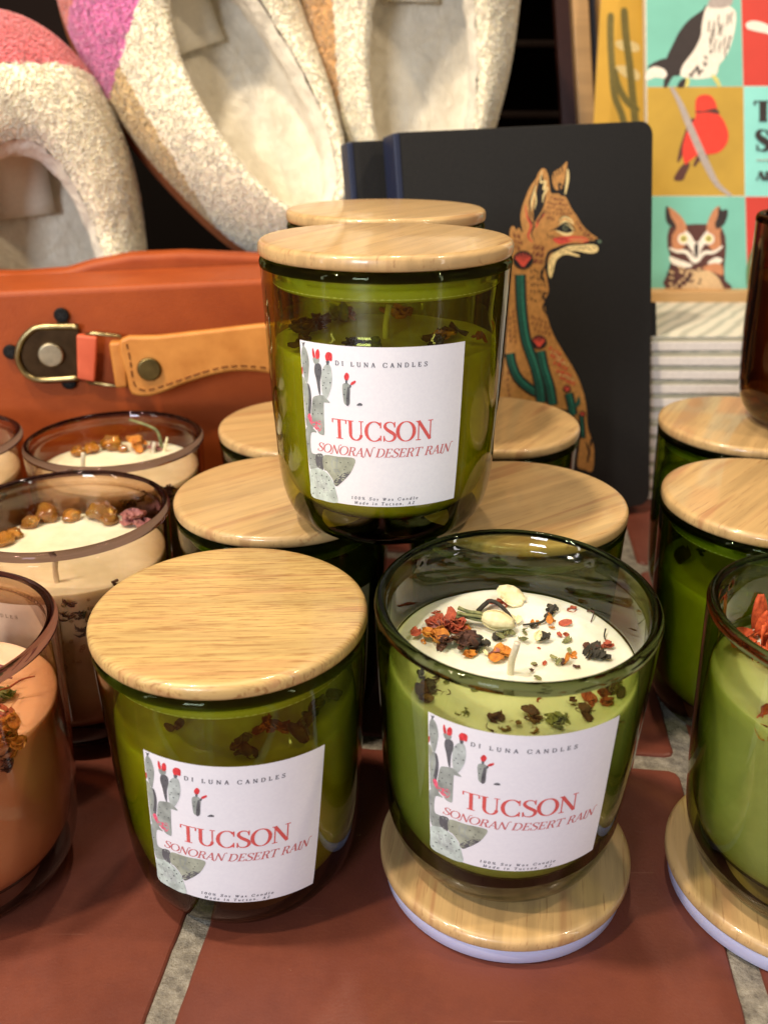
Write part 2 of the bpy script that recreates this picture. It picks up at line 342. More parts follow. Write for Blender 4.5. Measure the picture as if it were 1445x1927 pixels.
DOTS = [(100, 180), (120, 240), (95, 250), (110, 320), (240, 300), (215, 290), (230, 350), (280, 300), (300, 360), (320, 330), (335, 400), (275, 420), (300, 440), (285, 400), (190, 560), (230, 640), (200, 610), (262, 640), (250, 560), (180, 640), (120, 560), (115, 680), (128, 880), (150, 1000), (140, 1050), (190, 1010), (180, 1250), (160, 1150), (255, 1145), (320, 1190), (220, 1200), (295, 1220), (190, 1250), (270, 1260), (340, 1280), (160, 1300), (230, 1300), (300, 1320), (360, 1340), (330, 1110), (300, 1040), (460, 1075), (420, 1040), (480, 1040), (400, 1150), (450, 1100), (450, 450), (445, 490), (470, 520), (360, 1260), (200, 1130), (300, 1160)]
LW, LH = .0567, .0556
def make_label(parent, ang, zb, tilt=0):
    def mp(x, y, off):
        x, y = x*cos(tilt)-y*sin(tilt), x*sin(tilt)+y*cos(tilt); z = zb+LH/2+y; r = outer_r(z)+off; a = ang+x/.0423
        return V((r*cos(a), r*sin(a), z))
    bm = bmesh.new(); nx, ny = 36, 24
    g = [[bm.verts.new(mp(-LW/2+LW*i/nx, -LH/2+LH*j/ny, .00010)) for i in range(nx+1)] for j in range(ny+1)]
    for j in range(ny):
        for i in range(nx): bm.faces.new((g[j][i], g[j][i+1], g[j+1][i+1], g[j+1][i]))
    lab = mesh_obj('label', bm, M_PAPER, parent)
    uv = lambda p: V(((p[0]-.5)*LW, (.5-p[1])*LH))
    A = Art(mp, .0024, .00015)
    for m, pts in LABEL_ART: A.poly([uv(tuple(max(0.002, c) for c in lab_uv(*p))) for p in pts], m, 4)
    rr = random.Random(3)
    for x, y in DOTS:
        s_ = rr.uniform(4, 7); A.poly([uv(lab_uv(x+s_*cos(a), y+s_*.8*sin(a))) for a in (0, 1.3, 2.6, 3.9, 5.2)], KD)
    A.build('cactus_print', lab)
    B = Art(mp, .003, .00016, .000004, 5)
    def wr(txt, u0, u1, v, cap, th, tn, m, shear=0, track=0):
        for q in text_polys(txt, (u0-.5)*LW, (u1-.5)*LW, (.5-v)*LH, cap*LH, th, tn, shear, track): B.poly(q, m)
    wr('TUCSON', .20, .81, .566, .122, .155, .045, I_RED)
    wr('SOnORAn DESERT RAIn', .085, .93, .668, .056, .14, .06, I_PINKRED, .28)
    wr('DI LUNA CANDLES', .235, .76, .117, .027, .17, .10, I_GREY, 0, .55)
    wr('100% Soy Wax Cakdle', .305, .73, .956, .020, .17, .11, I_GREY, .15, .42)
    wr('Made ik Tucsok, AZ', .325, .71, .988, .020, .17, .11, I_GREY, .15, .42)
    B.build('lettering', lab)
    return lab
# ---------------------------------------------------------------- candle jars
OUT = [(0, 0), (.0245, 0), (.0305, .0018), (.0350, .0058), (.0378, .0115), (.0394, .0190), (.0404, .030), (.0413, .045), (.0420, .062), (.0427, .080), (.0431, .092), (.0433, .0955)]
def outer_r(z):
    global _os
    if not _os: _os = [q for q in smooth_prof(OUT, 6) if q[0] > .02]
    for (r0, z0), (r1, z1) in zip(_os, _os[1:]):
        if z <= z1: return r0+(r1-r0)*(z-z0)/max(1e-6, z1-z0)
    return OUT[-1][0]
_os = []
INN = [(.0394, .0930), (.0388, .087), (.0381, .0785), (.0390, .0755), (.0397, .068), (.0400, .055), (.0395, .040), (.0387, .029), (.0368, .0200), (.0335, .0140), (.0295, .0112), (.021, .0100), (0, .0098)]
LIP = [(.04345, .0968), (.0430, .0981), (.0420, .0988), (.0409, .0987), (.0400, .0978), (.0395, .0962), (.0394, .0930)]
def smooth_prof(p, n=3):
    q = catmull([(a, b, 0) for a, b in p], n, False); return [(max(0, v.x), v.y) for v in q]
INN_T = [(.0398, .0930), (.0399, .087), (.0400, .0785), (.0401, .074)]+INN[4:]   # thinner wall of the smoky glasses
THIN = [False]
def inner_r(z):
    I_ = INN_T if THIN[0] else INN
    for (r0, z0), (r1, z1) in zip(I_, I_[1:]):
        if z >= z1: return r0+(r1-r0)*(z-z0)/(z1-z0)
    return .02
_cache = {}
def glass_mesh(gm, key):
    if key in _cache: return _cache[key]
    pr = [(r, z, 2 if z < .0065 else 0) for r, z in smooth_prof(OUT)]+[(r, z, 1 if z > .0965 else 0) for r, z in LIP]+[(r, z, 2 if z < .0125 else 0) for r, z in smooth_prof(INN_T if THIN[0] else INN)]
    pr[0] = (0, 0, 2); pr[-1] = (0, INN[-1][1], 2)
    bm = lathe(pr, 112); me = bpy.data.meshes.new('glass'); bm.to_mesh(me); bm.free()
    for m in gm: me.materials.append(m)
    me.polygons.foreach_set('use_smooth', [True]*len(me.polygons)); _cache[key] = me; return me
def link(name, me, parent, loc=(0, 0, 0), rz=0):
    o = bpy.data.objects.new(name, me); COL.objects.link(o); o.parent = parent; o.location = loc; o.rotation_euler = (0, 0, rz); return o
def wax_mesh(level, m):
    key = ('wax', level, m.name, THIN[0])
    if key in _cache: return _cache[key]
    e = .00035; zs = [level*(1-k/14)+.0116*k/14 for k in range(15)]
    pr = [(0, level), (.012, level-.0002), (.026, level), (inner_r(level)-e-.002, level+.0002), (inner_r(level)-e-.0006, level+.0005), (inner_r(level)-e, level+.0003)]+[(inner_r(z)-e, z) for z in zs[1:]]+[(.022, .0108), (0, .0106)]
    bm = lathe(pr[::-1], 96)
    for v in bm.verts:
        if v.co.z > level-.001: v.co.z += .0006*noise.noise(v.co*90)
    me = bpy.data.meshes.new('wax'); bm.to_mesh(me); bm.free(); me.materials.append(m)
    me.polygons.foreach_set('use_smooth', [True]*len(me.polygons)); _cache[key] = me; return me
T_LID = .005; R_LID = .0436
def disc_mesh(m):
    key = ('disc', m.name)
    if key in _cache: return _cache[key]
    R = R_LID; pr = [(0, 0), (R-.0010, 0), (R-.0003, .0004), (R, .0012), (R, .0034), (R-.0004, .0043), (R-.0013, .0049), (R-.0030, .0050), (0, .0050)]
    bm = lathe(pr, 128); me = bpy.data.meshes.new('wood_disc'); bm.to_mesh(me); bm.free(); me.materials.append(m)
    for p in me.polygons: p.use_smooth = True
    _cache[key] = me; return me
def seal_mesh(m, R=.0391, h=.0100):
    key = ('seal', m.name, R)
    if key in _cache: return _cache[key]
    pr = [(0, -h), (R-.001, -h), (R, -h+.001), (R, -.0001), (0, -.0001)]
    bm = lathe(pr, 96); me = bpy.data.meshes.new('silicone_seal'); bm.to_mesh(me); bm.free(); me.materials.append(m)
    me.polygons.foreach_set('use_smooth', [True]*len(me.polygons)); _cache[key] = me; return me

# dried flowers and stones
def crumple(bm, c, size, up, rng, elong=1.6, curl=.5, mi=0):
    """one curled petal or leaf, a small double-sided sheet with real thickness"""
    n = 5; ax = V((rng.uniform(-1, 1), rng.uniform(-1, 1), rng.uniform(-.2, .5)*up)).normalized(); nr = V((rng.uniform(-.6, .6), rng.uniform(-.6, .6), 1)).normalized()
    bx = nr.cross(ax).normalized(); nr = ax.cross(bx).normalized(); ph = rng.uniform(0, 9); top = []
    for i in range(n+1):
        row = []
        for j in range(-2, 3):
            s_ = i/n; wd = size*.5*math.sin(pi*min(.98, max(.04, s_*.92+.05)))**.6*(1+.15*sin(ph+5*s_)); u = j/2
            p = V(c)+ax*(size*elong*(s_-.5))+bx*(wd*u)+nr*(curl*size*(.5*u*u+.45*(s_-.5)**2*2)+.08*size*sin(ph+7*s_+4*u))
            row.append(p)
        top.append(row)
    A = [[bm.verts.new(p) for p in r] for r in top]; B = [[bm.verts.new(p-nr*.00012) for p in r] for r in top]
    for G, fl in ((A, 0), (B, 1)):
        for i in range(n):
            for j in range(4):
                q = (G[i][j], G[i][j+1], G[i+1][j+1], G[i+1][j]); f = bm.faces.new(q[::-1] if fl else q); f.material_index = mi
    rim = [(i, 0) for i in range(n+1)]+[(n, j) for j in range(1, 5)]+[(i, 4) for i in range(n-1, -1, -1)]+[(0, j) for j in range(3, 0, -1)]
    for k in range(len(rim)):
        a, b = rim[k], rim[(k+1) % len(rim)]; f = bm.faces.new((A[a[0]][a[1]], A[b[0]][b[1]], B[b[0]][b[1]], B[a[0]][a[1]])); f.material_index = mi
def drym(c, c2): 
    t = NT('dried_petal'); t.set(col=t.ramp(t.noise(t.coord(), 500, 4), [(.3, srgb(*c2)), (.7, srgb(*c))]), rough=.75, sss=.1, sssc=.001); return t.m
D_RED, D_BROWN, D_ORANGE, D_CREAM, D_DARK, D_GREEN, D_PINK = drym((192, 92, 62), (140, 58, 42)), drym((96, 58, 44), (50, 28, 26)), drym((222, 146, 50), (160, 88, 28)), drym((240, 230, 190), (216, 202, 150)), drym((58, 54, 44), (26, 24, 20)), drym((150, 150, 96), (84, 92, 60)), drym((184, 120, 112), (130, 74, 74))
D_MUD, D_OLV = drym((134, 96, 54), (96, 68, 40)), drym((146, 140, 76), (104, 104, 54))
D_ORED = drym((226, 100, 50), (170, 60, 26))
def petal(parent, loc, size, m, rng, name='petal', n=1, curl=.5, elong=1.5, spread=.5, lift=.25):
    bm = bmesh.new()
    for k in range(n):
        c = V((0, 0, size*lift*.6)) if n == 1 else V((rng.uniform(-1, 1), rng.uniform(-1, 1), rng.uniform(.1, .9)))*size*spread
        crumple(bm, c, size*(1 if n == 1 else rng.uniform(.4, .75)), 1, rng, elong, curl)
    zmin = min(v.co.z for v in bm.verts)
    for v in bm.verts: v.co.z -= zmin+.0002
    return mesh_obj(name, bm, m, parent, True, loc)
def sprig(parent, loc, pts, r, m, name='stem'):
    bm = bmesh.new(); P = catmull(pts, 4, False); tube(bm, P, [r*(1-.5*i/len(P)) for i in range(len(P))], 6); return mesh_obj(name, bm, m, parent, True, loc)
def rosebud(parent, loc, L, rz):
    bm = bmesh.new(); rng = random.Random(5)
    for k in range(7):     # overlapping petals wrapped round the bud
        a0 = k*2.4; n = 7; rad0 = .36*L*(1-.07*k)
        rows = []
        for i in range(9):
            s_ = i/8; r_ = rad0*(sin(pi*(.10+.80*s_))**.8)*(1-.25*s_); rows.append([bm.verts.new((L*(s_-.35), r_*cos(a0+(j-3)*.30), r_*sin(a0+(j-3)*.30)+.02*L*sin(j*2+k))) for j in range(n)])
        for i in range(8):
            for j in range(n-1): bm.faces.new((rows[i][j], rows[i+1][j], rows[i+1][j+1], rows[i][j+1]))
    o = mesh_obj('rosebud', bm, D_CREAM, parent, True, (loc[0], loc[1], loc[2]+.33*L)); o.rotation_euler = (0, .12, rz)
    m = o.modifiers.new('thick', 'SOLIDIFY'); m.thickness = .0003
    bm = bmesh.new()
    for k in range(5):
        a = k*1.25; tube(bm, catmull([(-.2*L, .05*L*cos(a), .05*L*sin(a)), (-.45*L, .12*L*cos(a), .12*L*sin(a)), (-.85*L, .1*L*cos(a+.3), .1*L*sin(a+.3)), (-1.15*L, .2*L*cos(a), .14*L*sin(a))], 3, False), .0006, 5)
    mesh_obj('sepals', bm, D_GREEN, o); return o
def amber_mat():
    t = NT('amber'); t.set(col=t.ramp(t.noise(t.coord(), 200, 3), [(.3, srgb(206, 120, 30)), (.7, srgb(240, 178, 80))]), rough=.06, trans=.75, ior=1.54, coat=.5, sss=.0); return t.m
M_AMBER = amber_mat()
def stone(parent, loc, d, seed):
    bm = bmesh.new(); bmesh.ops.create_icosphere(bm, subdivisions=3, radius=1); rng = random.Random(seed); s1, s2 = rng.uniform(.7, .95), rng.uniform(.6, .85)
    for v in bm.verts:
        k = 1+.42*noise.noise(v.co*1.3+V((seed, 0, 0))); v.co = V((v.co.x*d[0]*k, v.co.y*d[0]*s1*k, v.co.z*d[1]*k))
    o = mesh_obj('amber_stone', bm, M_AMBER, parent, True, (loc[0], loc[1], loc[2]+d[1]*.8)); o.rotation_euler = (0, rng.uniform(-.4, .4), rng.uniform(0, 3)); return o
def wick(parent, x, y, level, h=.012):
    bm = bmesh.new(); pts = [(x, y, level-.004), (x, y, level+h*.4), (x+.0008, y-.0005, level+h*.8), (x+.0012, y-.0004, level+h)]
    tube(bm, catmull(pts, 4, False), .0011, 8); return mesh_obj('wick', bm, M_WICK, parent)
def crumbs(parent, level, n, seed, mats, size=(.003, .006), rmin=0, name='dried_flower'):
    rng = random.Random(seed)
    for k in range(n):
        a = rng.uniform(0, 2*pi); r = math.sqrt(rng.uniform(rmin, 1))*(inner_r(level)-.006)
        petal(parent, (r*cos(a), r*sin(a), level), rng.uniform(*size), rng.choice(mats), rng, name, rng.choice([1, 3, 5, 8]))

TBL = 0.0
def candle(label, x, y, z, gm, key, wax, level, lid=None, lid_rot=0, lab=None, group=None, name='candle_jar', wick_at=(0, 0), rz=0):
    t = thing(name, label, 'candle', (x, y, z), rz, group)
    link('glass', glass_mesh(gm, key), t)
    link('wax', wax_mesh(level, wax), t)
    wick(t, wick_at[0], wick_at[1], level)
    if lab is not None: make_label(t, *lab)
    if lid is not None:
        l = link('lid', disc_mesh(lid), t, (0, 0, .0989), lid_rot); link('silicone_seal', seal_mesh(M_SILG), l)
    return t
H = .0989; L1 = H+T_LID
GG = 'green candle jars with wooden lids'; AG = 'smoky amber glass candle jars'
FLO = [D_RED, D_BROWN, D_ORANGE, D_GREEN, D_DARK, D_BROWN]
jA = candle('green candle jar with yellow wooden lid and white cactus label, standing front left', -.0488, .2513, 0, G_GREEN, 'g', W_CREAM, .070, M_LID_Y, rad(3), (rad(-84.5), .0200, rad(-4.6)), GG)
jB = candle('green candle jar stacked on top of the others, white label, highest in front', .0006, .3229, L1, G_GREEN, 'g', W_CREAM, .069, M_LID_T, rad(62), (rad(-92), .0205, 0), GG)
jBk = candle('green candle jar stacked directly behind the top labelled jar, mostly its lid showing', .0008, .4191, L1, G_GREEN, 'g', W_CREAM, .069, M_LID_T, rad(50), None, GG)
jD = candle('green lidded candle jar behind the yellow lidded front jar, under the stacked jar', -.0421, .3455, 0, G_SHADED, 'd', W_CREAM, .069, M_LID_T, rad(38), (rad(-70), .018, 0), GG)
jE = candle('green lidded candle jar behind the open candle, under right side of stacked jar', .0540, .3384, 0, G_SHADED, 'd', W_CREAM, .069, M_LID_T, rad(35), None, GG)
jF = candle('green lidded candle jar in back row beside the orange case', -.0386, .4340, 0, G_SHADED, 'd', W_CREAM, .069, M_LID_T, rad(20), None, GG)
jG = candle('green lidded candle jar in back row in front of the fox notebook', .0542, .4376, 0, G_SHADED, 'd', W_CREAM, .069, M_LID_T, rad(55), None, GG)
jJ = candle('green lidded candle jar at right, nearer one of the two by the white books', .1583, .3423, 0, G_SHADED, 'd', W_CREAM, .069, M_LID_T, rad(48), None, GG)
jK = candle('green lidded candle jar at right carrying the dark amber glass', .1833, .4378, 0, G_SHADED, 'd', W_CREAM, .069, M_LID_T, rad(60), None, GG)
for j, sd in ((jA, 1), (jB, 2), (jD, 3)): crumbs(j, .070, 16, sd, FLO, (.004, .008), .25)
for j, sd in ((jE, 4), (jJ, 5)): crumbs(j, .069, 8, sd, FLO, (.004, .008), .5)
# loose lids under the two open jars
SIL = .0075
def loose_lid(label, x, y, rot):
    t = thing('loose_lid', label, 'lid', (x, y, 0), rot, 'loose wooden lids under open candles')
    link('wood_disc', disc_mesh(M_LID_T), t, (0, 0, SIL)); link('silicone_seal', seal_mesh(M_SIL, .0417, SIL), t, (0, 0, SIL)); return t
loose_lid('loose wooden lid with pale lavender silicone ring, under the open labelled candle', .0423, .2469, rad(80))
loose_lid('loose wooden lid with lavender silicone ring under the open candle at right edge', .1420, .2378, rad(75))
zC = SIL+T_LID
LC = .0757
jC = candle('open green glass candle with dried flowers and white cactus label, standing on a loose lid', .0404, .2492, zC+.0017, G_OLIVE, 'o', W_WHITE, LC, None, 0, (rad(-92), .0262, rad(.6)), 'open green candles', wick_at=(-.0015, -.008))
jM = candle('open green glass candle with orange flower at right edge, standing on a loose lid', .1415, .2350, zC, G_OLIVE, 'o', W_WHITE, .073, None, 0, None, 'open green candles', wick_at=(.004, .004))
TILT = .0689; jC.rotation_euler = (TILT, 0, 0)     # rocks forward a little on its lid
MC = Matrix.Translation(jC.location) @ Matrix.Rotation(TILT, 4, 'X')
def cpos(x, y):   # flower positions on the wax, read off the photo
    r = ray(690+x/2.491, 970+y/2.491); n_ = MC.to_3x3() @ V((0, 0, 1)); o_ = MC @ V((0, 0, LC)); p = C0+r*((o_-C0).dot(n_)/r.dot(n_)); q = MC.inverted() @ p; return (q.x, q.y, LC)
rg = random.Random(21)
petal(jC, cpos(668, 400), .0085, D_CREAM, rg, 'petal', 1, .3, 1.2, lift=1.5)
for x, y, s_, m, n in [(600, 415, .0055, D_RED, 3), (328, 465, .004, D_RED, 2), (300, 520, .006, D_RED, 4), (385, 520, .0085, D_RED, 7), (350, 545, .006, D_PINK, 3), (700, 500, .005, D_CREAM, 2), (800, 590, .0045, D_CREAM, 2), (560, 640, .004, D_CREAM, 2), (440, 545, .006, D_RED, 4), (225, 560, .005, D_RED, 3), (480, 530, .004, D_ORANGE, 2), (300, 590, .007, D_ORANGE, 6), (345, 620, .006, D_BROWN, 6), (470, 610, .0072, D_BROWN, 10), (530, 620, .006, D_DARK, 6), (640, 660, .006, D_ORANGE, 5), (605, 655, .004, D_PINK, 2), (865, 465, .0045, D_DARK, 4), (945, 440, .0038, D_RED, 2), (930, 510, .0035, D_RED, 1), (860, 500, .004, D_ORANGE, 2), (790, 500, .0035, D_ORANGE, 2), (840, 580, .0045, D_DARK, 4), (915, 565, .0035, D_RED, 2), (940, 590, .003, D_GREEN, 1), (740, 550, .0035, D_GREEN, 2), (730, 590, .0035, D_GREEN, 1), (1065, 655, .0065, D_DARK, 6), (1140, 620, .004, D_RED, 3), (1025, 630, .005, D_BROWN, 3), (985, 665, .004, D_ORANGE, 2), (880, 690, .004, D_GREEN, 2), (940, 690, .003, D_ORANGE, 1), (650, 575, .005, D_GREEN, 3), (605, 590, .004, D_DARK, 2), (490, 665, .0045, D_ORANGE, 3), (770, 520, .003, D_DARK, 2), (430, 590, .004, D_BROWN, 4)]:
    petal(jC, cpos(x, y), s_*.86, m, rg, 'petal' if n < 3 else 'dried_flower', n)
bp = cpos(590, 530); rosebud(jC, bp, .0105, rad(-12))
p0 = V(cpos(520, 460)); 
sprig(jC, (0, 0, 0), [p0+V((0, 0, .001)), V(cpos(580, 435))+V((0, 0, .003)), V(cpos(650, 470))+V((0, 0, .002)), V(cpos(690, 520))+V((0, 0, .001))], .0009, D_DARK)
sprig(jC, (0, 0, 0), [V(cpos(880, 455))+V((0, 0, .003)), V(cpos(850, 480))+V((0, 0, .002)), V(cpos(820, 510))+V((0, 0, .001)), V(cpos(730, 520))+V((0, 0, .0006))], .0006, D_DARK)
sprig(jC, (0, 0, 0), [V(cpos(1030, 460))+V((0, 0, .001)), V(cpos(1060, 475))+V((0, 0, .002)), V(cpos(1048, 505))+V((0, 0, .0005))], .0003, D_BROWN)
sprig(jC, (0, 0, 0), [V(cpos(1115, 555))+V((0, 0, .002)), V(cpos(1110, 580))+V((0, 0, .001)), V(cpos(1125, 600))+V((0, 0, .0005))], .0003, D_DARK)
for k in range(26):    # tiny fragments
    a = rg.uniform(0, 6.28); r = rg.uniform(.004, .031); petal(jC, (r*cos(a), r*sin(a), LC), rg.uniform(.0008, .0017), rg.choice(FLO), rg, 'petal')
for k in range(16):
    a = rad(-90)+rg.uniform(-1.2, 1.2); r = rg.uniform(.026, .034); petal(jC, (r*cos(a), r*sin(a), LC-.001), rg.uniform(.003, .006), rg.choice(FLO), rg, 'dried_flower', rg.choice([3, 6]))
for k in range(30):
    a = rad(-90)+(k/29-.5)*2.3+rg.uniform(-.05, .05); z = LC-rg.uniform(.000, .010); r = inner_r(z)-.0040-(.003 if z > LC-.002 else 0)
    petal(jC, (r*cos(a), r*sin(a), z), rg.uniform(.0032, .0052), rg.choice([D_MUD, D_MUD, D_OLV, D_OLV, D_BROWN]), rg, 'dried_flower', rg.choice([3, 5]), .3, 1.1, .6)
# orange flower in the right-hand open candle
def upright_petal(parent, loc, L, W, lean, rz, m):
    bm = bmesh.new(); n = 10; g = []
    for i in range(n+1):
        s_ = i/n; wd = W*(sin(pi*min(.97, .12+.8*s_))**.7); g.append([bm.verts.new((wd*u, lean*L*s_*s_+.25*wd*abs(u)+.0006*sin(9*u+4*s_), L*s_)) for u in (-1, -.6, -.2, .2, .6, 1)])
    for i in range(n):
        for j in range(5): bm.faces.new((g[i][j], g[i][j+1], g[i+1][j+1], g[i+1][j]))
    o = mesh_obj('petal', bm, m, parent, True, loc); o.rotation_euler = (0, .1, rz); mo = o.modifiers.new('t', 'SOLIDIFY'); mo.thickness = .0003; return o
for px, py, L, W, rz in [(1423, 1165, .013, .0030, .3), (1432, 1180, .010, .003, -.5), (1440, 1195, .008, .004, 1.0), (1450, 1190, .012, .0035, .1), (1462, 1195, .010, .004, -.4)]:
    p = on_z(px, py+20, zC+.073); upright_petal(jM, (p.x-.1415, p.y-.2350, .0725), L, W, .15, rz, D_ORED)
for k, (px, py, s_) in enumerate([(1430, 1215, .010), (1450, 1225, .012), (1415, 1235, .009), (1440, 1245, .012), (1470, 1240, .012), (1425, 1200, .006)]):
    p = on_z(px, py, zC+.073); petal(jM, (p.x-.1415, p.y-.2350, .0725), s_, D_ORED, rg, 'dried_flower', 4, .6, 1.1)

for k in range(7):
    a = rad(-152+7*k); z = .0735-rg.uniform(0, .008); r = inner_r(z)-.0062
    petal(jM, (r*cos(a), r*sin(a), z-.002), rg.uniform(.009, .0115), D_ORED if k % 2 else D_ORANGE, rg, 'dried_flower', 4, .5, 1.0, .5)
# smoky amber candles on the left
THIN[0] = True
jP = candle('smoky glass candle with amber stones, middle left between the peach one and back one', -.1318, .3408, 0, G_SMOKE, 's', W_CREAM, .078, None, 0, (rad(-119), .022, 0), AG, wick_at=(.004, -.026))
jQ = candle('smoky glass candle with amber stones, in front of the leather handle', -.1335, .4279, 0, G_SMOKE, 's', W_CREAM, .082, None, 0, None, AG, wick_at=(-.014, -.010))
jS = candle('smoky glass candle cut by the left edge, beside the orange case', -.2244, .4260, 0, G_SMOKE, 's', W_CREAM, .080, None, 0, None, AG)
jN = candle('smoky glass candle with peach wax and marigold petals, cut by left edge', -.1477, .2453, 0, G_SMOKE, 's', W_PEACH, .070, None, 0, None, AG)
def lpos(j, px, py, lev):
    p = on_z(px, py, lev); return (p.x-j.location.x, p.y-j.location.y, lev)
for k, (x, y, d) in enumerate([(10, 1025, .0045), (58, 992, .0042), (92, 978, .0062), (136, 980, .0042), (192, 977, .0062), (208, 985, .0040), (30, 1012, .0036)]):
    stone(jP, lpos(jP, x, y, .078), (d*.98, d*.72), k+1)
petal(jP, lpos(jP, 252, 985, .078), .0075, D_PINK, rg, 'dried_flower', 9)
petal(jP, lpos(jP, 262, 992, .078), .0070, D_PINK, rg, 'dried_flower', 6)
for k, (x, y, d) in enumerate([(175, 852, .0045), (212, 846, .0058), (148, 858, .0040), (232, 850, .003)]): stone(jQ, lpos(jQ, x, y, .082), (d*1.0, d*.75), k+11)
petal(jQ, lpos(jQ, 262, 846, .082), .008, D_ORANGE, rg, 'dried_flower', 8)
petal(jQ, lpos(jQ, 295, 848, .082), .006, D_PINK, rg, 'dried_flower', 6)
wick(jQ, *lpos(jQ, 290, 852, .082)[:2], .082, .006)
sprig(jQ, (0, 0, 0), [V(lpos(jQ, 305, 845, .082))+V((0, 0, .001)), V(lpos(jQ, 300, 845, .082))+V((0, 0, .010)), V(lpos(jQ, 275, 845, .082))+V((0, 0, .014)), V(lpos(jQ, 250, 845, .082))+V((0, 0, .0165))], .0010, D_GREEN)
sprig(jQ, (0, 0, 0), [V(lpos(jQ, 310, 850, .082)), V(lpos(jQ, 318, 850, .082))+V((0, 0, .008))], .0009, D_CREAM)
for j, sd, lv in ((jP, 31, .078), (jQ, 32, .082), (jS, 33, .080)):
    rr = random.Random(sd)
    for k in range(9):     # flowers set in the wax against the glass
        a = rad(-90)+rad(35)+rr.uniform(-.32, .32) if j != jS else rad(-40)+rr.uniform(-.5, .5); z = lv-rr.uniform(.0, .016); r = inner_r(z)-.0008
        bm = bmesh.new()
        for q in range(5): crumple(bm, (rr.uniform(-.002, .002), rr.uniform(-.001, .001), rr.uniform(-.002, .002)), rr.uniform(.002, .0045), 1, rr, 1.2, .5)
        mesh_obj('dried_flower', bm, rr.choice([D_BROWN, D_BROWN, D_DARK, D_CREAM]), j, True, (r*cos(a), r*sin(a), z))
    bm = bmesh.new()       # air bubbles where the wax meets the glass
    for k in range(150):
        a = rr.uniform(-2.6, -.4); z = lv-.002-rr.random()**1.3*.028; s_ = rr.uniform(.0003, .0009); r = inner_r(z)-.00005; n_ = V((cos(a), sin(a), 0)); tt = V((-sin(a), cos(a), 0))
        tube(bm, [n_*r+V((0, 0, z))+s_*(tt*cos(q)+V((0, 0, sin(q)*1.2))) for q in [i*pi/5 for i in range(10)]], .00017, 4, True)
    mesh_obj('bubbles', bm, flat((160, 134, 96), .3), j)
rr = random.Random(44)
for k in range(22):
    a = rad(rr.uniform(-80, 20)); r = rr.uniform(.012, .033); petal(jN, (r*cos(a), r*sin(a), .070), rr.uniform(.005, .009), rr.choice([D_GREEN, D_PINK, D_CREAM, D_RED, D_GREEN]), rr, 'dried_flower', rr.choice([3, 5, 7]))
for k in range(12):
    a = rad(rr.uniform(-62, -22)); z = .070-rr.uniform(-.006, .006); r = inner_r(z)-.003
    bm = bmesh.new()
    for q in range(9): crumple(bm, (rr.uniform(-.004, .004), rr.uniform(-.001, .001), rr.uniform(-.003, .003)), rr.uniform(.003, .005), 1, rr, 1.1, .6)
    mesh_obj('marigold', bm, D_ORANGE if k % 4 else D_BROWN, jN, True, (r*cos(a), r*sin(a), z))
for k in range(10):
    a = rr.uniform(-.6, .6); b = rr.uniform(0, 6); c = V((.026*cos(a), .026*sin(a), .0755)); sprig(jN, (0, 0, 0), [c, c+V((.004*cos(b), .004*sin(b), .002)), c+V((.008*cos(b), .008*sin(b), .001+.004*rr.random()))], .0004, rr.choice([D_CREAM, D_RED, D_PINK]))
jR = candle('dark amber glass candle standing on the back right wooden lid, at right edge', .2160, .4350, L1, G_AMBER, 'a', waxm('brown_wax', (150, 110, 70), (120, 84, 50)), .070, None, 0, None)

# ---------------------------------------------------------------- tiled counter
def tilem():
    t = NT('terracotta_tile'); c = t.coord()
    a = t.noise(c, 9, 4, .6); b = t.noise(c, 120, 5, .65); d = t.noise(c, 900, 3)
    col = t.ramp(a, [(.3, srgb(104, 55, 42)), (.55, srgb(116, 63, 47)), (.75, srgb(108, 56, 43))]); col = t.mix(t.math('MULTIPLY', b, .35), col, srgb(104, 46, 34))
    spots = t.ramp(t.noise(t.coord((1, 1.6, 1)), 75, 5, .7), [(.70, (0, 0, 0)), (.715, (.5,)*3)])
    scr_ = t.ramp(t.noise(t.coord((14, 320, 1), rot=(0, 0, .5)), 1.4, 2), [(.72, (0, 0, 0)), (.75, (.22,)*3)]); col = t.mix(scr_, col, srgb(176, 126, 104)); col = t.mix(t.ramp(t.noise(c, 28, 6, .75), [(.42, (.32,)*3), (.56, (0, 0, 0))]), col, srgb(88, 44, 36)); col = t.mix(spots, col, srgb(186, 142, 122))
    t.set(col=col, rough=t.math('ADD', t.math('MULTIPLY', b, .3), .26), spec=.35); t.bump(t.math('ADD', b, t.math('MULTIPLY', d, .8)), .2, .0005); return t.m
def groutm():
    t = NT('grout'); c = t.coord()
    t.set(col=t.ramp(t.noise(c, 220, 6, .7), [(.3, srgb(92, 86, 78)), (.5, srgb(134, 127, 114)), (.72, srgb(170, 163, 148))]), rough=.9); t.bump(t.noise(c, 420, 5, .7), .9, .0015); return t.m
bm = bmesh.new(); TS = .178; GAP = .0095; ca, sa = cos(rad(-5.5)), sin(rad(-5.5))
Mt = Matrix.Translation((-.0652, .2, 0)) @ Matrix.Rotation(rad(-6.5), 4, 'Z')
g = bmesh.ops.create_grid(bm, x_segments=2, y_segments=2, size=1.4)
for v in g['verts']: v.co = Mt @ V((v.co.x, v.co.y, -.0013))
for f in bm.faces: f.material_index = 1
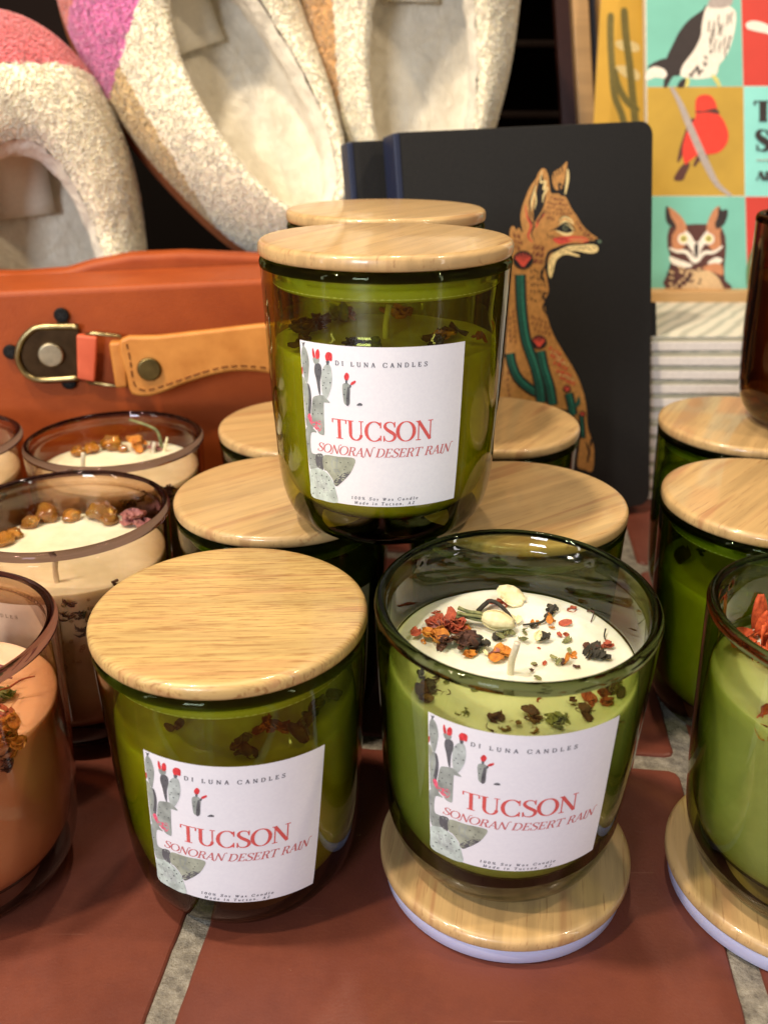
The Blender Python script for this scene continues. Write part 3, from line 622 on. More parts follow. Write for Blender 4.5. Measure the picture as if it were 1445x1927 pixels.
for i in range(-5, 6):
    for j in range(-4, 7):
        w2 = TS-GAP; cx = (i+.5)*TS; cyy = (j+.5)*TS-.055; pts = []; per = 44
        for e in range(4):
            for k in range(per):
                s_ = k/per; x, y = [(s_-.5, -.5), (.5, s_-.5), (.5-s_, .5), (-.5, .5-s_)][e]
                # rounded corners and a slightly worn edge
                q = V((x*w2, y*w2, 0)); rc = .004; lim = w2/2-rc
                if abs(q.x) > lim and abs(q.y) > lim:
                    cc = V((math.copysign(lim, q.x), math.copysign(lim, q.y), 0)); dd = q-cc; q = cc+dd*(rc/max(rc, dd.length))
                q += V((noise.noise(V((q.x*160, q.y*160, i*7+j*13)))*.0003, noise.noise(V((q.x*160, q.y*160, i*7+j*13+50)))*.0003, 0)); pts.append(q)
        rings = []
        for inset, z in ((-.0004, -.0016), (0, -.0006), (.0006, -.0001), (.0016, 0)):
            rings.append([bm.verts.new(Mt @ V((p.x*(1-2*inset/w2)+cx, p.y*(1-2*inset/w2)+cyy, z))) for p in pts])
        for a, b in zip(rings, rings[1:]):
            for k in range(len(pts)): bm.faces.new((a[k], a[(k+1) % len(pts)], b[(k+1) % len(pts)], b[k])).material_index = 0
        bm.faces.new(rings[-1]).material_index = 0
cnt = mesh_obj('counter', bm, [tilem(), groutm()], smooth=False); cnt['kind'] = 'structure'

# ---------------------------------------------------------------- plane helper for upright flat things
class Plane:
    def __init__(s, O, X, Y): s.O = V(O); s.X = V(X).normalized(); s.N = s.X.cross(V(Y)).normalized(); s.Y = s.N.cross(s.X).normalized()   # N points out of the picture side
    def ab(s, u, v):
        r = ray(u, v); t_ = (s.O-C0).dot(s.N)/r.dot(s.N); p = C0+r*t_-s.O; return (p.dot(s.X), p.dot(s.Y))
    def pt(s, a, b, off=0): return s.O+s.X*a+s.Y*b+s.N*off
def prism(pl, pts, d0, d1, m, name, parent, bev=.0008, smooth=0, seg=2):
    P = [V((p[0], p[1], 0)) for p in pts]
    if smooth: P = catmull(P, smooth)
    ar = sum(P[i].x*P[(i+1) % len(P)].y-P[(i+1) % len(P)].x*P[i].y for i in range(len(P)))
    if ar < 0: P = P[::-1]
    bm = bmesh.new(); lo = [bm.verts.new(pl.pt(p.x, p.y, d0)) for p in P]; hi = [bm.verts.new(pl.pt(p.x, p.y, d1)) for p in P]; n = len(P)
    top = bm.faces.new(hi); bm.faces.new(lo[::-1])
    for i in range(n): bm.faces.new((lo[i], lo[(i+1) % n], hi[(i+1) % n], hi[i]))
    o = mesh_obj(name, bm, m, parent, False)
    if bev:
        b = o.modifiers.new('b', 'BEVEL'); b.width = bev; b.segments = seg; b.limit_method = 'ANGLE'; b.angle_limit = rad(40)
        for p in o.data.polygons: p.use_smooth = True
        try: o.modifiers.new('wn', 'WEIGHTED_NORMAL')
        except Exception: pass
    return o
def root_at(name, label, cat, group=None): return thing(name, label, cat, (0, 0, 0), 0, group)

# ---------------------------------------------------------------- orange case with leather handle
t = NT('orange_leatherette'); c_ = t.coord(); t.set(col=t.ramp(t.noise(c_, 22, 6, .7), [(.3, srgb(144, 62, 20)), (.7, srgb(164, 76, 26))]), rough=.5, spec=.3); t.bump(t.noise(c_, 900, 4), .3, .0005); M_ORG = t.m
t = NT('tan_leather'); c_ = t.coord(); t.set(col=t.ramp(t.noise(c_, 60, 5, .6), [(.3, srgb(186, 118, 50)), (.7, srgb(210, 142, 68))]), rough=.45, spec=.4); t.bump(t.noise(c_, 700, 4), .2, .0005); M_TAN = t.m
t = NT('red_leather'); M_RLE = t.set(col=t.ramp(t.noise(t.coord(), 90, 4), [(.3, srgb(196, 84, 52)), (.7, srgb(214, 100, 66))]), rough=.45)
def metal(name, c, r): 
    t = NT(name); m = t.set(col=t.ramp(t.noise(t.coord(), 180, 5), [(.3, tuple(x*.6 for x in srgb(*c)[:3])+(1,)), (.7, srgb(*c))]), rough=r, metal=1.0); return m
M_BRONZE, M_DBRONZE, M_PEWTER, M_BLACKM = metal('antique_brass', (176, 158, 112), .3), metal('dark_bronze', (84, 66, 46), .4), metal('brushed_button', (190, 176, 146), .42), flat((24, 22, 20), .5, spec=.15)
ya = rad(10); PS = Plane((-.13, .50, 0), (cos(ya), sin(ya), 0), (0, 0, 1))
case = root_at('suitcase', 'orange case with a tan leather carry handle lying behind the candles', 'case')
def sp(u, v): return PS.ab(u, v)
tl, tr = sp(-260, 560), sp(545, 523)
prism(PS, [(tl[0], .0), (tr[0], .0), (tr[0], tr[1]), (tl[0], tl[1])], -.055, 0, M_ORG, 'body', case, .0035, 0, 4)
pts = [sp(*q) for q in [(-260, 548), (0, 549), (95, 541), (150, 524), (230, 509), (340, 504), (470, 509), (545, 512)]]
prism(PS, [(pts[0][0], .02)]+pts+[(pts[-1][0], .02)], -.075, -.057, M_ORG, 'back_shell', case, .004, 0, 4)
def scr(cx, cyy, r, d0, d1, m, nm, par, bev=.0006): prism(PS, [(cx+r*cos(a*pi/14), cyy+r*sin(a*pi/14)) for a in range(28)], d0, d1, m, nm, par, bev); return par
# D-shaped mount: plate, raised rim, three black screw ears, centre button
plate_px = [(150, 612), (80, 613), (58, 622), (42, 642), (36, 668), (44, 690), (60, 706), (86, 712), (152, 708)]
mount = prism(PS, [sp(*q) for q in catmull([V((a, b, 0)) for a, b in plate_px], 3, False)] if False else [sp(p.x, p.y) for p in catmull([(a, b, 0) for a, b in plate_px], 4, False)], .0, .0030, M_DBRONZE, 'handle_mount', case, .0006)
bm = bmesh.new(); rim = [PS.pt(*sp(p.x, p.y), .0040) for p in catmull([(a, b, 0) for a, b in plate_px], 5, False)]
tube(bm, rim, .0017, 10); mesh_obj('rim', bm, M_BRONZE, mount)
cx, cyy = sp(99, 664); scr(cx, cyy, .0066, .003, .0062, M_PEWTER, 'rivet', mount, .001)
for u, v in ((117, 592), (22, 661), (131, 718)):
    cx, cyy = sp(u, v); o = prism(PS, [(cx+.0040*cos(a*pi/10), cyy+.0040*sin(a*pi/10)) for a in range(20)], .0002, .0028, M_BLACKM, 'screw', mount, .0008)
    bm = bmesh.new(); 
    for k in range(2): box(bm, (0, 0, 0), (.004, .0007, .0006) if k == 0 else (.0007, .004, .0006))
    x_ = mesh_obj('slot', bm, flat((8, 8, 8), .6), mount, False); x_.matrix_world = Matrix.Translation(PS.pt(cx, cyy, .0029)) @ Matrix((PS.X, PS.Y, PS.N)).transposed().to_4x4() @ Matrix.Rotation(.6, 4, 'Z')
    tgt = sp(u+(8 if u < 60 else 2), v+(0 if u < 60 else (16 if v < 650 else -14)))
    prism(PS, [(cx-.002, cyy), (tgt[0]-.003, tgt[1]), (tgt[0]+.003, tgt[1]), (cx+.002, cyy)] if u > 60 else [(cx, cyy-.002), (tgt[0], tgt[1]-.003), (tgt[0], tgt[1]+.003), (cx, cyy+.002)], .0, .0016, M_DBRONZE, 'lug', mount, .0003)
prism(PS, [sp(*q) for q in [(148, 624), (187, 628), (182, 712), (150, 706)]], .003, .0088, M_RLE, 'red_loop', case, .0012, 0, 3)
bm = bmesh.new(); tube(bm, [PS.pt(*sp(*q), .0058) for q in [(166, 626), (176, 622), (228, 628), (236, 640), (228, 722), (172, 715), (160, 706)]], .0011, 8, True); mesh_obj('metal_ring', bm, M_BRONZE, case)
prism(PS, [sp(*q) for q in [(209, 636), (240, 634), (244, 718), (222, 720)]], .003, .0125, M_TAN, 'tan_loop', case, .0015, 0, 3)
h_px = [(231, 626), (300, 619), (400, 608), (520, 595), (640, 590), (640, 690), (560, 688), (520, 690), (478, 684), (435, 684), (395, 692), (350, 706), (310, 722), (285, 729), (262, 728), (250, 720), (243, 690)]
handle = prism(PS, [sp(p.x, p.y) for p in catmull([(a, b, 0) for a, b in h_px], 3)], .0125, .0185, M_TAN, 'handle', case, .0018, 0, 4)
bm = bmesh.new()
st = [sp(p.x, p.y) for p in catmull([(a, b, 0) for a, b in [(244, 632), (250, 660), (256, 700), (266, 714), (286, 716), (318, 706), (355, 693), (400, 679), (436, 673), (478, 674), (520, 679), (600, 681)]], 14, False)]
acc = 0
for a, b in zip(st, st[1:]):
    acc += (V(b)-V(a)).length
    if acc % .0052 < .0033: tube(bm, [PS.pt(a[0], a[1], .0187), PS.pt(b[0], b[1], .0187)], .00042, 5)
mesh_obj('stitching', bm, flat((140, 82, 40), .7), handle)
cx, cyy = sp(285, 678); scr(cx, cyy, .0064, .0180, .0208, metal('aged_button', (120, 104, 66), .4), 'rivet', handle, .0011)

# ---------------------------------------------------------------- notebooks
t = NT('black_cover'); t.set(col=t.ramp(t.noise(t.coord(), 1500, 2), [(.3, (.011, .011, .011, 1)), (.7, (.020, .019, .018, 1))]), rough=.5, spec=.28); t.bump(t.noise(t.coord(), 2600, 2), .1, .0002); M_BLK = t.m
t = NT('navy_spine'); M_NAVY = t.set(col=t.ramp(t.noise(t.coord(), 1200, 2), [(.3, (.008, .013, .038, 1)), (.7, (.013, .021, .058, 1))]), rough=.5)
M_PAGES = flat((214, 206, 186), .8)
yn = rad(18); Rv = V((cos(yn), sin(yn), 0)); upn = V((-.018, .030, .236)).normalized(); e1 = (Rv-upn*Rv.dot(upn)).normalized()
BR = V((.1765, .556, .0065)); NW, NH = .160, .2365
PN = Plane(BR-e1*NW, e1, upn)
def rrect(w_, h_, r, corners=(0, 1, 1, 0), n=5):   # bl, br, tr, tl
    out = []
    for k, (cx, cyy, a0) in enumerate([(0, 0, 180), (w_, 0, 270), (w_, h_, 0), (0, h_, 90)]):
        if corners[k]:
            ox, oy = (r if cx == 0 else cx-r), (r if cyy == 0 else cyy-r)
            out += [(ox+r*cos(rad(a0+90*i/n)), oy+r*sin(rad(a0+90*i/n))) for i in range(n+1)]
        else: out.append((cx, cyy))
    return out
def notebook(pl, label, w_, h_, th):
    nb = root_at('notebook', label, 'notebook', 'black notebooks with navy spines')
    prism(pl, rrect(w_, h_, .008), -.0015, 0, M_BLK, 'front_cover', nb, .0005)
    prism(pl, rrect(w_, h_, .008), -th, -th+.0015, M_BLK, 'back_cover', nb, .0005)
    prism(pl, [(.003, .002), (w_-.003, .002), (w_-.003, h_-.003), (.003, h_-.003)], -th+.0016, -.0016, M_PAGES, 'pages', nb, 0)
    prism(pl, [(-.0022, 0.0003), (.0016, .0003), (.0016, h_-.0003), (-.0022, h_-.0003)], -th-.0006, .0007, M_NAVY, 'spine', nb, .0009, 0, 3)
    return nb
nb = notebook(PN, 'black notebook with a printed fox and cacti on its cover, leaning behind the candles', NW, NH, .018)
PN2 = Plane(PN.pt(-.019, .0, -.026), e1, upn)
notebook(PN2, 'black notebook with navy spine tucked behind the fox notebook', NW, NH-.001, .013)
prism(PN, [PN.ab(1214, 570), PN.ab(1249, 570), PN.ab(1250, 636), PN.ab(1215, 636)], -.012, -.0085, M_BLK, 'elastic_loop', nb, .0004)
F_OR, F_TAN, F_CRM, F_RED, F_TEAL, F_TEAL2, F_BK, F_DRED = flat((204, 148, 84), .35, .2, metal=.35), flat((210, 124, 78), .5), flat((236, 210, 146), .5), flat((208, 76, 60), .5), flat((24, 84, 72), .5, .2), flat((20, 66, 58), .5), flat((22, 20, 22), .6), flat((112, 52, 40), .5)
FA = Art(lambda a, b, off: PN.pt(a, b, off), .02, .00010, .0000016)
def f2(pts): return [PN.ab(640+x/2.331, 180+y/2.331) for x, y in pts]
def fx(m, pts, sm=4): FA.poly(f2(pts), m, sm)
def fl(m, pts, w_, taper=True):   # brush stroke in crop pixels
    P = catmull([(x, y, 0) for x, y in pts], 4, False); n = len(P)
    q = [V((p.x, p.y)) for p in P]; ws = [w_*((sin(pi*min(.97, max(.06, i/(n-1))))**.6) if taper else 1) for i in range(n)]
    L, R = [], []
    for i, p in enumerate(q):
        d = (q[min(n-1, i+1)]-q[max(0, i-1)]).normalized(); nn = V((-d.y, d.x)); L.append(p+nn*ws[i]/2); R.append(p-nn*ws[i]/2)
    FA.poly(f2([(p.x, p.y) for p in L+R[::-1]]), m)
body = [(745, 585), (760, 572), (772, 590), (782, 578), (800, 600), (790, 540), (797, 490), (815, 440), (832, 400), (858, 364), (868, 340), (884, 320), (900, 324), (912, 352), (918, 400), (925, 428), (960, 430), (990, 448), (1010, 490), (1038, 530), (1062, 570), (1098, 604), (1136, 632), (1128, 650), (1085, 640), (1040, 660), (990, 672), (945, 680), (925, 700), (905, 745), (904, 790), (914, 850), (905, 880), (896, 905), (905, 960), (930, 1040), (975, 1120), (1018, 1190), (1055, 1270), (1078, 1360), (1082, 1440), (1098, 1500), (1112, 1550), (1106, 1645), (1070, 1640), (1040, 1625), (1048, 1540), (1052, 1450), (1005, 1385), (960, 1372), (860, 1345), (790, 1335), (700, 1340), (715, 1200), (725, 1100), (740, 900), (752, 740), (742, 650)]
fx(F_OR, body, 3)
fx(F_OR, [(994, 288), (990, 330), (978, 390), (965, 412), (944, 412), (930, 380), (932, 340), (960, 320), (975, 308)], 3)
for a in [(934, 335), (946, 325), (958, 318), (970, 306)]: fl(F_BK, [a, (a[0]+4, a[1]+30)], 5)
fl(F_CRM, [(997, 322), (996, 370), (985, 434)], 13); fl(F_BK, [(976, 400), (960, 385), (964, 430), (985, 440)], 10)
fx(F_BK, [(884, 345), (892, 380), (900, 440), (890, 490), (862, 540), (850, 558), (846, 500), (858, 430), (868, 380)])
fl(F_CRM, [(884, 330), (878, 380), (900, 375), (892, 410), (908, 405), (890, 440), (888, 470)], 11); fl(F_CRM, [(858, 395), (842, 450), (838, 505)], 8); fl(F_CRM, [(850, 410), (858, 460), (850, 500)], 6)
fl(F_BK, [(860, 372), (845, 420), (830, 470), (836, 520), (850, 556)], 6)
fl(F_RED, [(812, 480), (818, 530), (836, 570), (824, 610), (830, 630), (846, 642)], 9); fl(F_BK, [(822, 500), (832, 545), (850, 570), (838, 600), (850, 640)], 7)
fl(F_RED, [(895, 520), (870, 545), (858, 580)], 10); fl(F_BK, [(900, 500), (880, 530), (862, 560)], 8)
# eye and face
fx(F_CRM, [(945, 590), (965, 560), (985, 545), (1010, 560), (1022, 590), (1008, 612), (985, 615), (960, 602)])
fx(F_BK, [(940, 585), (965, 572), (990, 564), (1012, 582), (1018, 596), (990, 602), (965, 596)])
fx(flat((92, 96, 72), .4), [(980, 566), (992, 564), (999, 578), (992, 592), (980, 592), (974, 580)]); fx(F_BK, [(984, 572), (991, 572), (992, 584), (984, 585)])
fl(F_BK, [(918, 592), (945, 584), (968, 568), (990, 558), (1015, 572), (1030, 596)], 8); fl(F_CRM, [(958, 552), (982, 532), (1010, 545), (1022, 568)], 8); fl(F_BK, [(952, 556), (978, 528), (1008, 536)], 4)
fx(F_RED, [(930, 628), (970, 618), (1010, 616), (1060, 618), (1088, 632), (1070, 644), (1020, 640), (980, 650), (955, 650)]); fx(F_TAN, [(1000, 628), (1050, 622), (1085, 634), (1050, 642), (1010, 636)])
for i in range(7): fl(F_BK, [(905+i*13, 606+i*3), (915+i*13, 625+i*2)], 4)
fl(F_BK, [(1078, 648), (1100, 640), (1118, 648), (1132, 640)], 12); fx(F_BK, [(1118, 628), (1136, 630), (1140, 642), (1126, 650), (1112, 642)]); fx(flat((92, 112, 92), .5), [(1128, 634), (1142, 634), (1144, 645), (1132, 647)])
fl(F_BK, [(1070, 652), (1000, 655), (950, 672), (915, 690), (900, 740), (908, 800)], 14)
fx(F_CRM, [(1128, 662), (1126, 684), (1095, 692), (1040, 682), (1008, 684), (1048, 700), (1040, 706), (990, 696), (955, 712), (940, 740), (932, 780), (922, 800), (912, 780), (912, 735), (925, 700), (955, 680), (1000, 660), (1060, 655), (1100, 652)])
rr = random.Random(8)
for i in range(30):
    s_ = i/29; x = 1118-s_*160; y = 670+(0 if s_ < .7 else (s_-.7)*60)+rr.uniform(-10, 10); fl(F_BK, [(x, y), (x+rr.uniform(-3, 3), y+7)], 3.5)
for i in range(9): fl(F_BK, [(928+rr.uniform(-8, 8), 710+i*9), (926+rr.uniform(-8, 8), 717+i*9)], 3.5)
# fur strokes in rows that follow the body
def fur(poly_rows, m, w_=4.5, ln_=15, tilt=(0, 1)):
    for (x0, y0, x1, y1, k) in poly_rows:
        for i in range(k):
            s_ = (i+.5)/k; x = x0+(x1-x0)*s_+rr.uniform(-3, 3); y = y0+(y1-y0)*s_+rr.uniform(-4, 4); fl(m, [(x, y), (x+tilt[0]*ln_, y+tilt[1]*ln_)], w_)
fur([(925, 445, 985, 455, 6), (912, 465, 1000, 475, 8), (905, 487, 1010, 495, 8), (900, 510, 1022, 515, 8), (905, 530, 945, 535, 4), (1035, 545, 1060, 575, 3), (1050, 570, 1100, 612, 5), (1065, 595, 1110, 625, 5)], F_DRED, 5, 14, (-.6, .8))
fur([(752, 600, 790, 612, 4), (755, 625, 800, 640, 4), (760, 650, 790, 665, 3)], F_DRED, 5, 18, (.1, 1))
fur([(850, 650, 900, 660, 5), (845, 680, 895, 690, 5), (850, 710, 890, 715, 4)], F_DRED, 6, 24, (-.4, 1))
fur([(830, 760, 895, 765, 5), (825, 790, 895, 795, 5), (828, 820, 900, 825, 5), (830, 850, 898, 855, 5), (832, 885, 860, 890, 2)], F_BK, 4.5, 16, (.15, 1))
fur([(835, 960, 905, 985, 5), (838, 990, 920, 1015, 5), (845, 1015, 925, 1040, 5), (760, 930, 768, 1080, 7), (742, 960, 748, 1080, 5), (735, 1200, 740, 1320, 5)], F_DRED, 5, 15, (-.3, 1))
fur([(915, 1100, 970, 1130, 4), (925, 1130, 985, 1165, 5), (940, 1160, 1000, 1195, 5), (950, 1195, 1015, 1225, 5), (965, 1225, 1035, 1260, 5)], F_RED, 7, 18, (-.6, .8)); fur([(925, 1115, 975, 1145, 4), (945, 1150, 1005, 1180, 5), (960, 1210, 1030, 1240, 5)], F_CRM, 3.5, 14, (-.6, .8))
fl(F_BK, [(905, 860), (885, 880), (900, 900), (888, 930), (908, 965)], 10); fl(F_BK, [(898, 745), (880, 780), (892, 820)], 9); fl(F_BK, [(1075, 1520), (1090, 1560), (1080, 1610)], 9); fl(F_BK, [(1100, 1500), (1095, 1540)], 9)
# cacti
def cac(pts, hl):
    cx_ = sum(p[0] for p in pts)/len(pts); cy_ = sum(p[1] for p in pts)/len(pts)
    fx(F_BK, pts); fx(F_TEAL, [(cx_+(x-cx_)*.70 if abs(x-cx_) < 60 else x-math.copysign(9, x-cx_), cy_+(y-cy_)*.965) for x, y in pts])
def stem(path_, w_):
    fl(F_BK, path_, w_+14, False); fl(F_TEAL, path_, w_, False); P2 = [(x-w_*.2, y) for x, y in path_]; fl(F_TEAL2, P2, w_*.16); fl(flat((52, 138, 116), .5), [(x+w_*.22, y) for x, y in path_], w_*.14)
stem([(742, 1130), (752, 1180), (780, 1240), (830, 1285), (860, 1300)], 30); stem([(788, 785), (790, 880), (798, 980), (815, 1080), (850, 1180), (872, 1270), (880, 1345)], 34)
stem([(876, 1120), (890, 1190), (915, 1270), (930, 1355)], 32); stem([(1000, 1305), (1010, 1350), (1020, 1400)], 26); fl(F_TEAL, [(1015, 1370), (1040, 1350), (1044, 1320)], 16)
stem([(1054, 1400), (1058, 1440), (1062, 1500)], 10)
for cx_, cy_, s_ in ((800, 720, 1), (870, 1080, .75), (992, 1285, .4), (1060, 1395, .3)):
    fx(F_BK, [(cx_+s_*45*cos(a), cy_+s_*40*sin(a)) for a in [k*.7 for k in range(9)]])
    for k in range(7): a = rad(-160+k*23); fl(F_RED, [(cx_+s_*4*cos(a), cy_+s_*30), (cx_+s_*24*cos(a), cy_+s_*2), (cx_+s_*40*cos(a), cy_+s_*34*sin(a))], 7*s_)
FA.build('fox_print', nb)

# ---------------------------------------------------------------- bird book on an easel, yellow bag, white books
PB = Plane((.20, .705, .120), (cos(rad(-2)), sin(rad(-2)), 0), (0, sin(rad(12)), cos(rad(12))))
def b3(pts, z=3.108, o=(1040, 0)): return [PB.ab(o[0]+x/z, o[1]+y/z) for x, y in pts]
book = root_at('bird_book', 'large bird picture book standing on a wooden easel, tiles of teal, mustard and red', 'book')
l0, r0 = PB.ab(1223, 549), PB.ab(1216, -5); xr = l0[0]+.225; yt = r0[1]+.085; lx = lambda y: l0[0]+(r0[0]-l0[0])*(y-l0[1])/(r0[1]-l0[1])
prism(PB, [(l0[0]+.0005, l0[1]), (xr, l0[1]), (xr, yt), (lx(yt)+.0005, yt)], -.014, -.0012, flat((226, 214, 190), .8), 'pages', book, .0004)
prism(PB, [(l0[0]-.001, l0[1]-.001), (xr+.001, l0[1]-.001), (xr+.001, yt+.001), (lx(yt)-.001, yt+.001)], -.0011, 0, flat((236, 226, 206), .4, coat=.3), 'cover', book, .0003)
BA = Art(lambda a, b, off: PB.pt(a, b, off), .05, .00012, .000005)
TE, MU, RD, BKc, WH = flat((118, 186, 168), .4, .05, 40), flat((184, 148, 56), .4, .08, 40), flat((198, 62, 50), .4, .05, 40), flat((46, 36, 34), .5), flat((232, 222, 206), .5)
BR_, RED2, GRY, YEL, OWL, TAN2, TEL = flat((84, 46, 38), .5), flat((222, 58, 40), .5), flat((168, 156, 148), .5), flat((206, 196, 110), .5), flat((190, 128, 88), .5), flat((208, 176, 130), .5), flat((140, 214, 204), .4, .05, 40)
def bx(m, pts, sm=4): BA.poly(b3(pts), m, sm)
e = 14
c1, c2 = (553, 1108), (1110, 1690)
ya_, yb_, yc_, yd_ = (-260, 505), (512, 1145), (1152, 1702), None
bx(TE, [(543, -260), (1092, -260), (1110, 505), (549, 508)], 0); bx(RD, [(1094, -260), (1690, -260), (1690, 503), (1112, 503)], 0)
bx(MU, [(549, 510), (1112, 507), (1120, 1145), (555, 1145)], 0); bx(TEL, [(1114, 507), (1690, 507), (1690, 1148), (1122, 1148)], 0)
bx(TE, [(555, 1148), (1122, 1150), (1135, 1704), (562, 1704)], 0); bx(RD, [(1124, 1151), (1690, 1151), (1690, 1704), (1137, 1704)], 0)
# hawk
bx(BKc, [(895, 30), (870, 60), (790, 120), (735, 190), (700, 260), (665, 335), (660, 400), (645, 500), (665, 510), (700, 450), (740, 440), (790, 380), (850, 280), (880, 190), (905, 90)])
bx(BKc, [(550, 395), (600, 360), (670, 340), (700, 380), (650, 430), (600, 400)]); bx(WH, [(545, 430), (585, 390), (640, 400), (665, 430), (650, 458), (600, 452), (545, 470)])
bx(WH, [(910, 30), (985, 20), (1050, 50), (1070, 90), (1060, 180), (1040, 260), (1010, 330), (970, 380), (950, 440), (860, 462), (790, 455), (745, 440), (760, 380), (820, 300), (860, 220), (870, 140), (885, 70)])
bx(GRY, [(905, 38), (925, -20), (960, -60), (1020, -50), (1048, -10), (1040, 30), (975, 48)])
rr = random.Random(5)
def bl(m, pts, w_):
    P = catmull([(x, y, 0) for x, y in pts], 3, False); L, R = [], []; n = len(P)
    for i in range(n):
        d = (P[min(n-1, i+1)]-P[max(0, i-1)]).normalized(); nn = V((-d.y, d.x, 0)); ww = w_*(.35+.65*sin(pi*(i+.5)/n)); L.append(P[i]+nn*ww/2); R.append(P[i]-nn*ww/2)
    BA.poly(b3([(p.x, p.y) for p in L+R[::-1]]), m)
for k in range(16):
    x = 915+k*9; y = 60+rr.uniform(0, 90)+(k % 3)*60; bl(BKc, [(x, y), (x-12+rr.uniform(-6, 10), y+35), (x-8+rr.uniform(-10, 6), y+75)], 8)
for k in range(22): x = rr.uniform(800, 930); y = 450-(x-790)*.9*rr.uniform(.1, 1.3); bx(BKc, [(x+rr.uniform(4, 8)*cos(a), y+rr.uniform(7, 13)*sin(a)) for a in (0, 1.2, 2.4, 3.6, 4.8)])
bl(YEL, [(780, 455), (785, 480), (775, 508)], 26); bl(YEL, [(930, 440), (955, 470), (975, 508)], 26); bx(BKc, [(745, 470), (775, 460), (765, 508), (725, 508)])
bl(WH, [(1130, 160), (1160, 150), (1230, 165), (1320, 200)], 60)
# vermilion bird and branch
bx(BR_, [(790, 720), (820, 690), (832, 720), (790, 760), (770, 860), (745, 930), (725, 945), (745, 850)]); bx(BR_, [(770, 955), (800, 960), (775, 1020), (755, 1055), (705, 1050), (735, 990)]); bx(BR_, [(820, 960), (850, 900), (880, 880), (905, 920), (905, 970), (860, 940), (830, 975)])
bx(RED2, [(830, 640), (835, 580), (870, 555), (920, 560), (950, 600), (965, 660), (1000, 710), (1024, 780), (1015, 840), (970, 890), (900, 905), (850, 905), (800, 940), (770, 960), (755, 890), (770, 800), (800, 740), (830, 690)])
bx(BR_, [(835, 650), (880, 650), (945, 634), (970, 655), (965, 668), (900, 658), (845, 662)])
bl(GRY, [(690, 510), (740, 600), (790, 720), (850, 860), (905, 980), (960, 1080), (1040, 1145)], 44)
# owl
bx(BR_, [(665, 1700), (668, 1600), (690, 1520), (668, 1440), (680, 1330), (770, 1315), (900, 1312), (990, 1340), (1010, 1440), (1000, 1560), (1005, 1640), (1035, 1700)], 2)
bx(OWL, [(662, 1212), (700, 1225), (750, 1270), (780, 1330), (775, 1420), (740, 1470), (700, 1460), (695, 1380), (720, 1330), (680, 1280)]); bx(BKc, [(658, 1215), (672, 1212), (690, 1270), (720, 1325), (690, 1325), (660, 1290)])
bx(OWL, [(975, 1210), (940, 1225), (910, 1280), (895, 1340), (900, 1420), (940, 1470), (978, 1440), (975, 1370), (985, 1300)]); bx(BKc, [(968, 1210), (985, 1230), (1015, 1225), (1020, 1255), (1000, 1310), (960, 1340), (945, 1310), (960, 1270)])
bx(WH, [(770, 1350), (800, 1370), (838, 1420), (880, 1370), (905, 1350), (900, 1400), (860, 1470), (838, 1530), (812, 1470), (775, 1410)]); bx(BKc, [(828, 1430), (846, 1425), (848, 1480), (836, 1515), (824, 1470)])
for cx_ in (762, 908):
    bx(WH, [(cx_+34*cos(a), 1398+34*sin(a)) for a in [k*.785 for k in range(8)]]); bx(YEL, [(cx_+22*cos(a), 1396+22*sin(a)) for a in [k*.785 for k in range(8)]]); bx(BKc, [(cx_+9*cos(a), 1396+9*sin(a)) for a in [k*1.05 for k in range(6)]])
bl(WH, [(680, 1450), (720, 1470), (780, 1475), (830, 1530), (880, 1480), (940, 1475), (990, 1440)], 26); bx(WH, [(680, 1500), (740, 1520), (820, 1550), (780, 1565), (700, 1545)]); bx(WH, [(900, 1540), (950, 1505), (990, 1520), (960, 1545)])
bx(TAN2, [(790, 1650), (830, 1600), (900, 1580), (960, 1620), (1000, 1690), (1010, 1702), (760, 1702)]); bx(OWL, [(870, 1570), (930, 1540), (985, 1550), (990, 1610), (930, 1590)])
for k in range(60):
    x = rr.uniform(675, 860); y = rr.uniform(1560, 1695); bx(rr.choice([TAN2, BKc, TAN2, BR_]), [(x+rr.uniform(5, 13)*cos(a), y+rr.uniform(5, 12)*sin(a)) for a in (0, 1.2, 2.4, 3.6, 4.8)], 2)
# plant in the red tile
bl(flat((96, 116, 66), .5), [(1150, 1700), (1160, 1560), (1190, 1430)], 60); bl(flat((120, 140, 80), .5), [(1190, 1700), (1200, 1560), (1230, 1440)], 50)
for txt, x, yb, cap, wd in (('T', 1172, 712, 120, 110), ('S', 1182, 882, 122, 80), ('AI', 1180, 1055, 52, 82)):
    for q in text_polys(txt, x, x+wd, 0, cap, .3, .06): BA.poly(b3([(p.x, yb-p.y) for p in q]), BKc)
BA.poly(b3([(1185, 934), (1300, 934), (1300, 941), (1185, 941)]), GRY)
BA.build('cover_art', book)
ea = root_at('easel', 'pale wooden display easel with a ledge holding the bird book', 'easel')
q0, q1 = on_y(1180, 575, .690), on_y(1180, 549, .690)
bm = bmesh.new(); box(bm, (.30, .703, (q0.z+q1.z)/2), (.30, .026, q1.z-q0.z), bev=.001); mesh_obj('ledge', bm, M_EASEL, ea)
def slab(name, par, px0, px1, Y, m, y0=-250, y1=900, th=.012, lean=0):
    """upright board between pixel columns at top and bottom, standing at depth Y"""
    (a0, a1), (b0, b1) = px0, px1; P = Plane((0, Y, 0), (1, 0, 0), (0, lean, 1)); k = lambda u0, u1, y: (P.ab(u0+(u1-u0)*(y/230), y))
    pts = [k(a0, a1, y0), k(b0, b1, y0), k(b0, b1, y1), k(a0, a1, y1)]; pts = [(x, max(y, 0.0)) for x, y in pts]; return prism(P, pts, -th, 0, m, name, par, .0008)
slab('upright', ea, (1073, 1083), (1104, 1113), .76, M_EASEL, lean=.1)
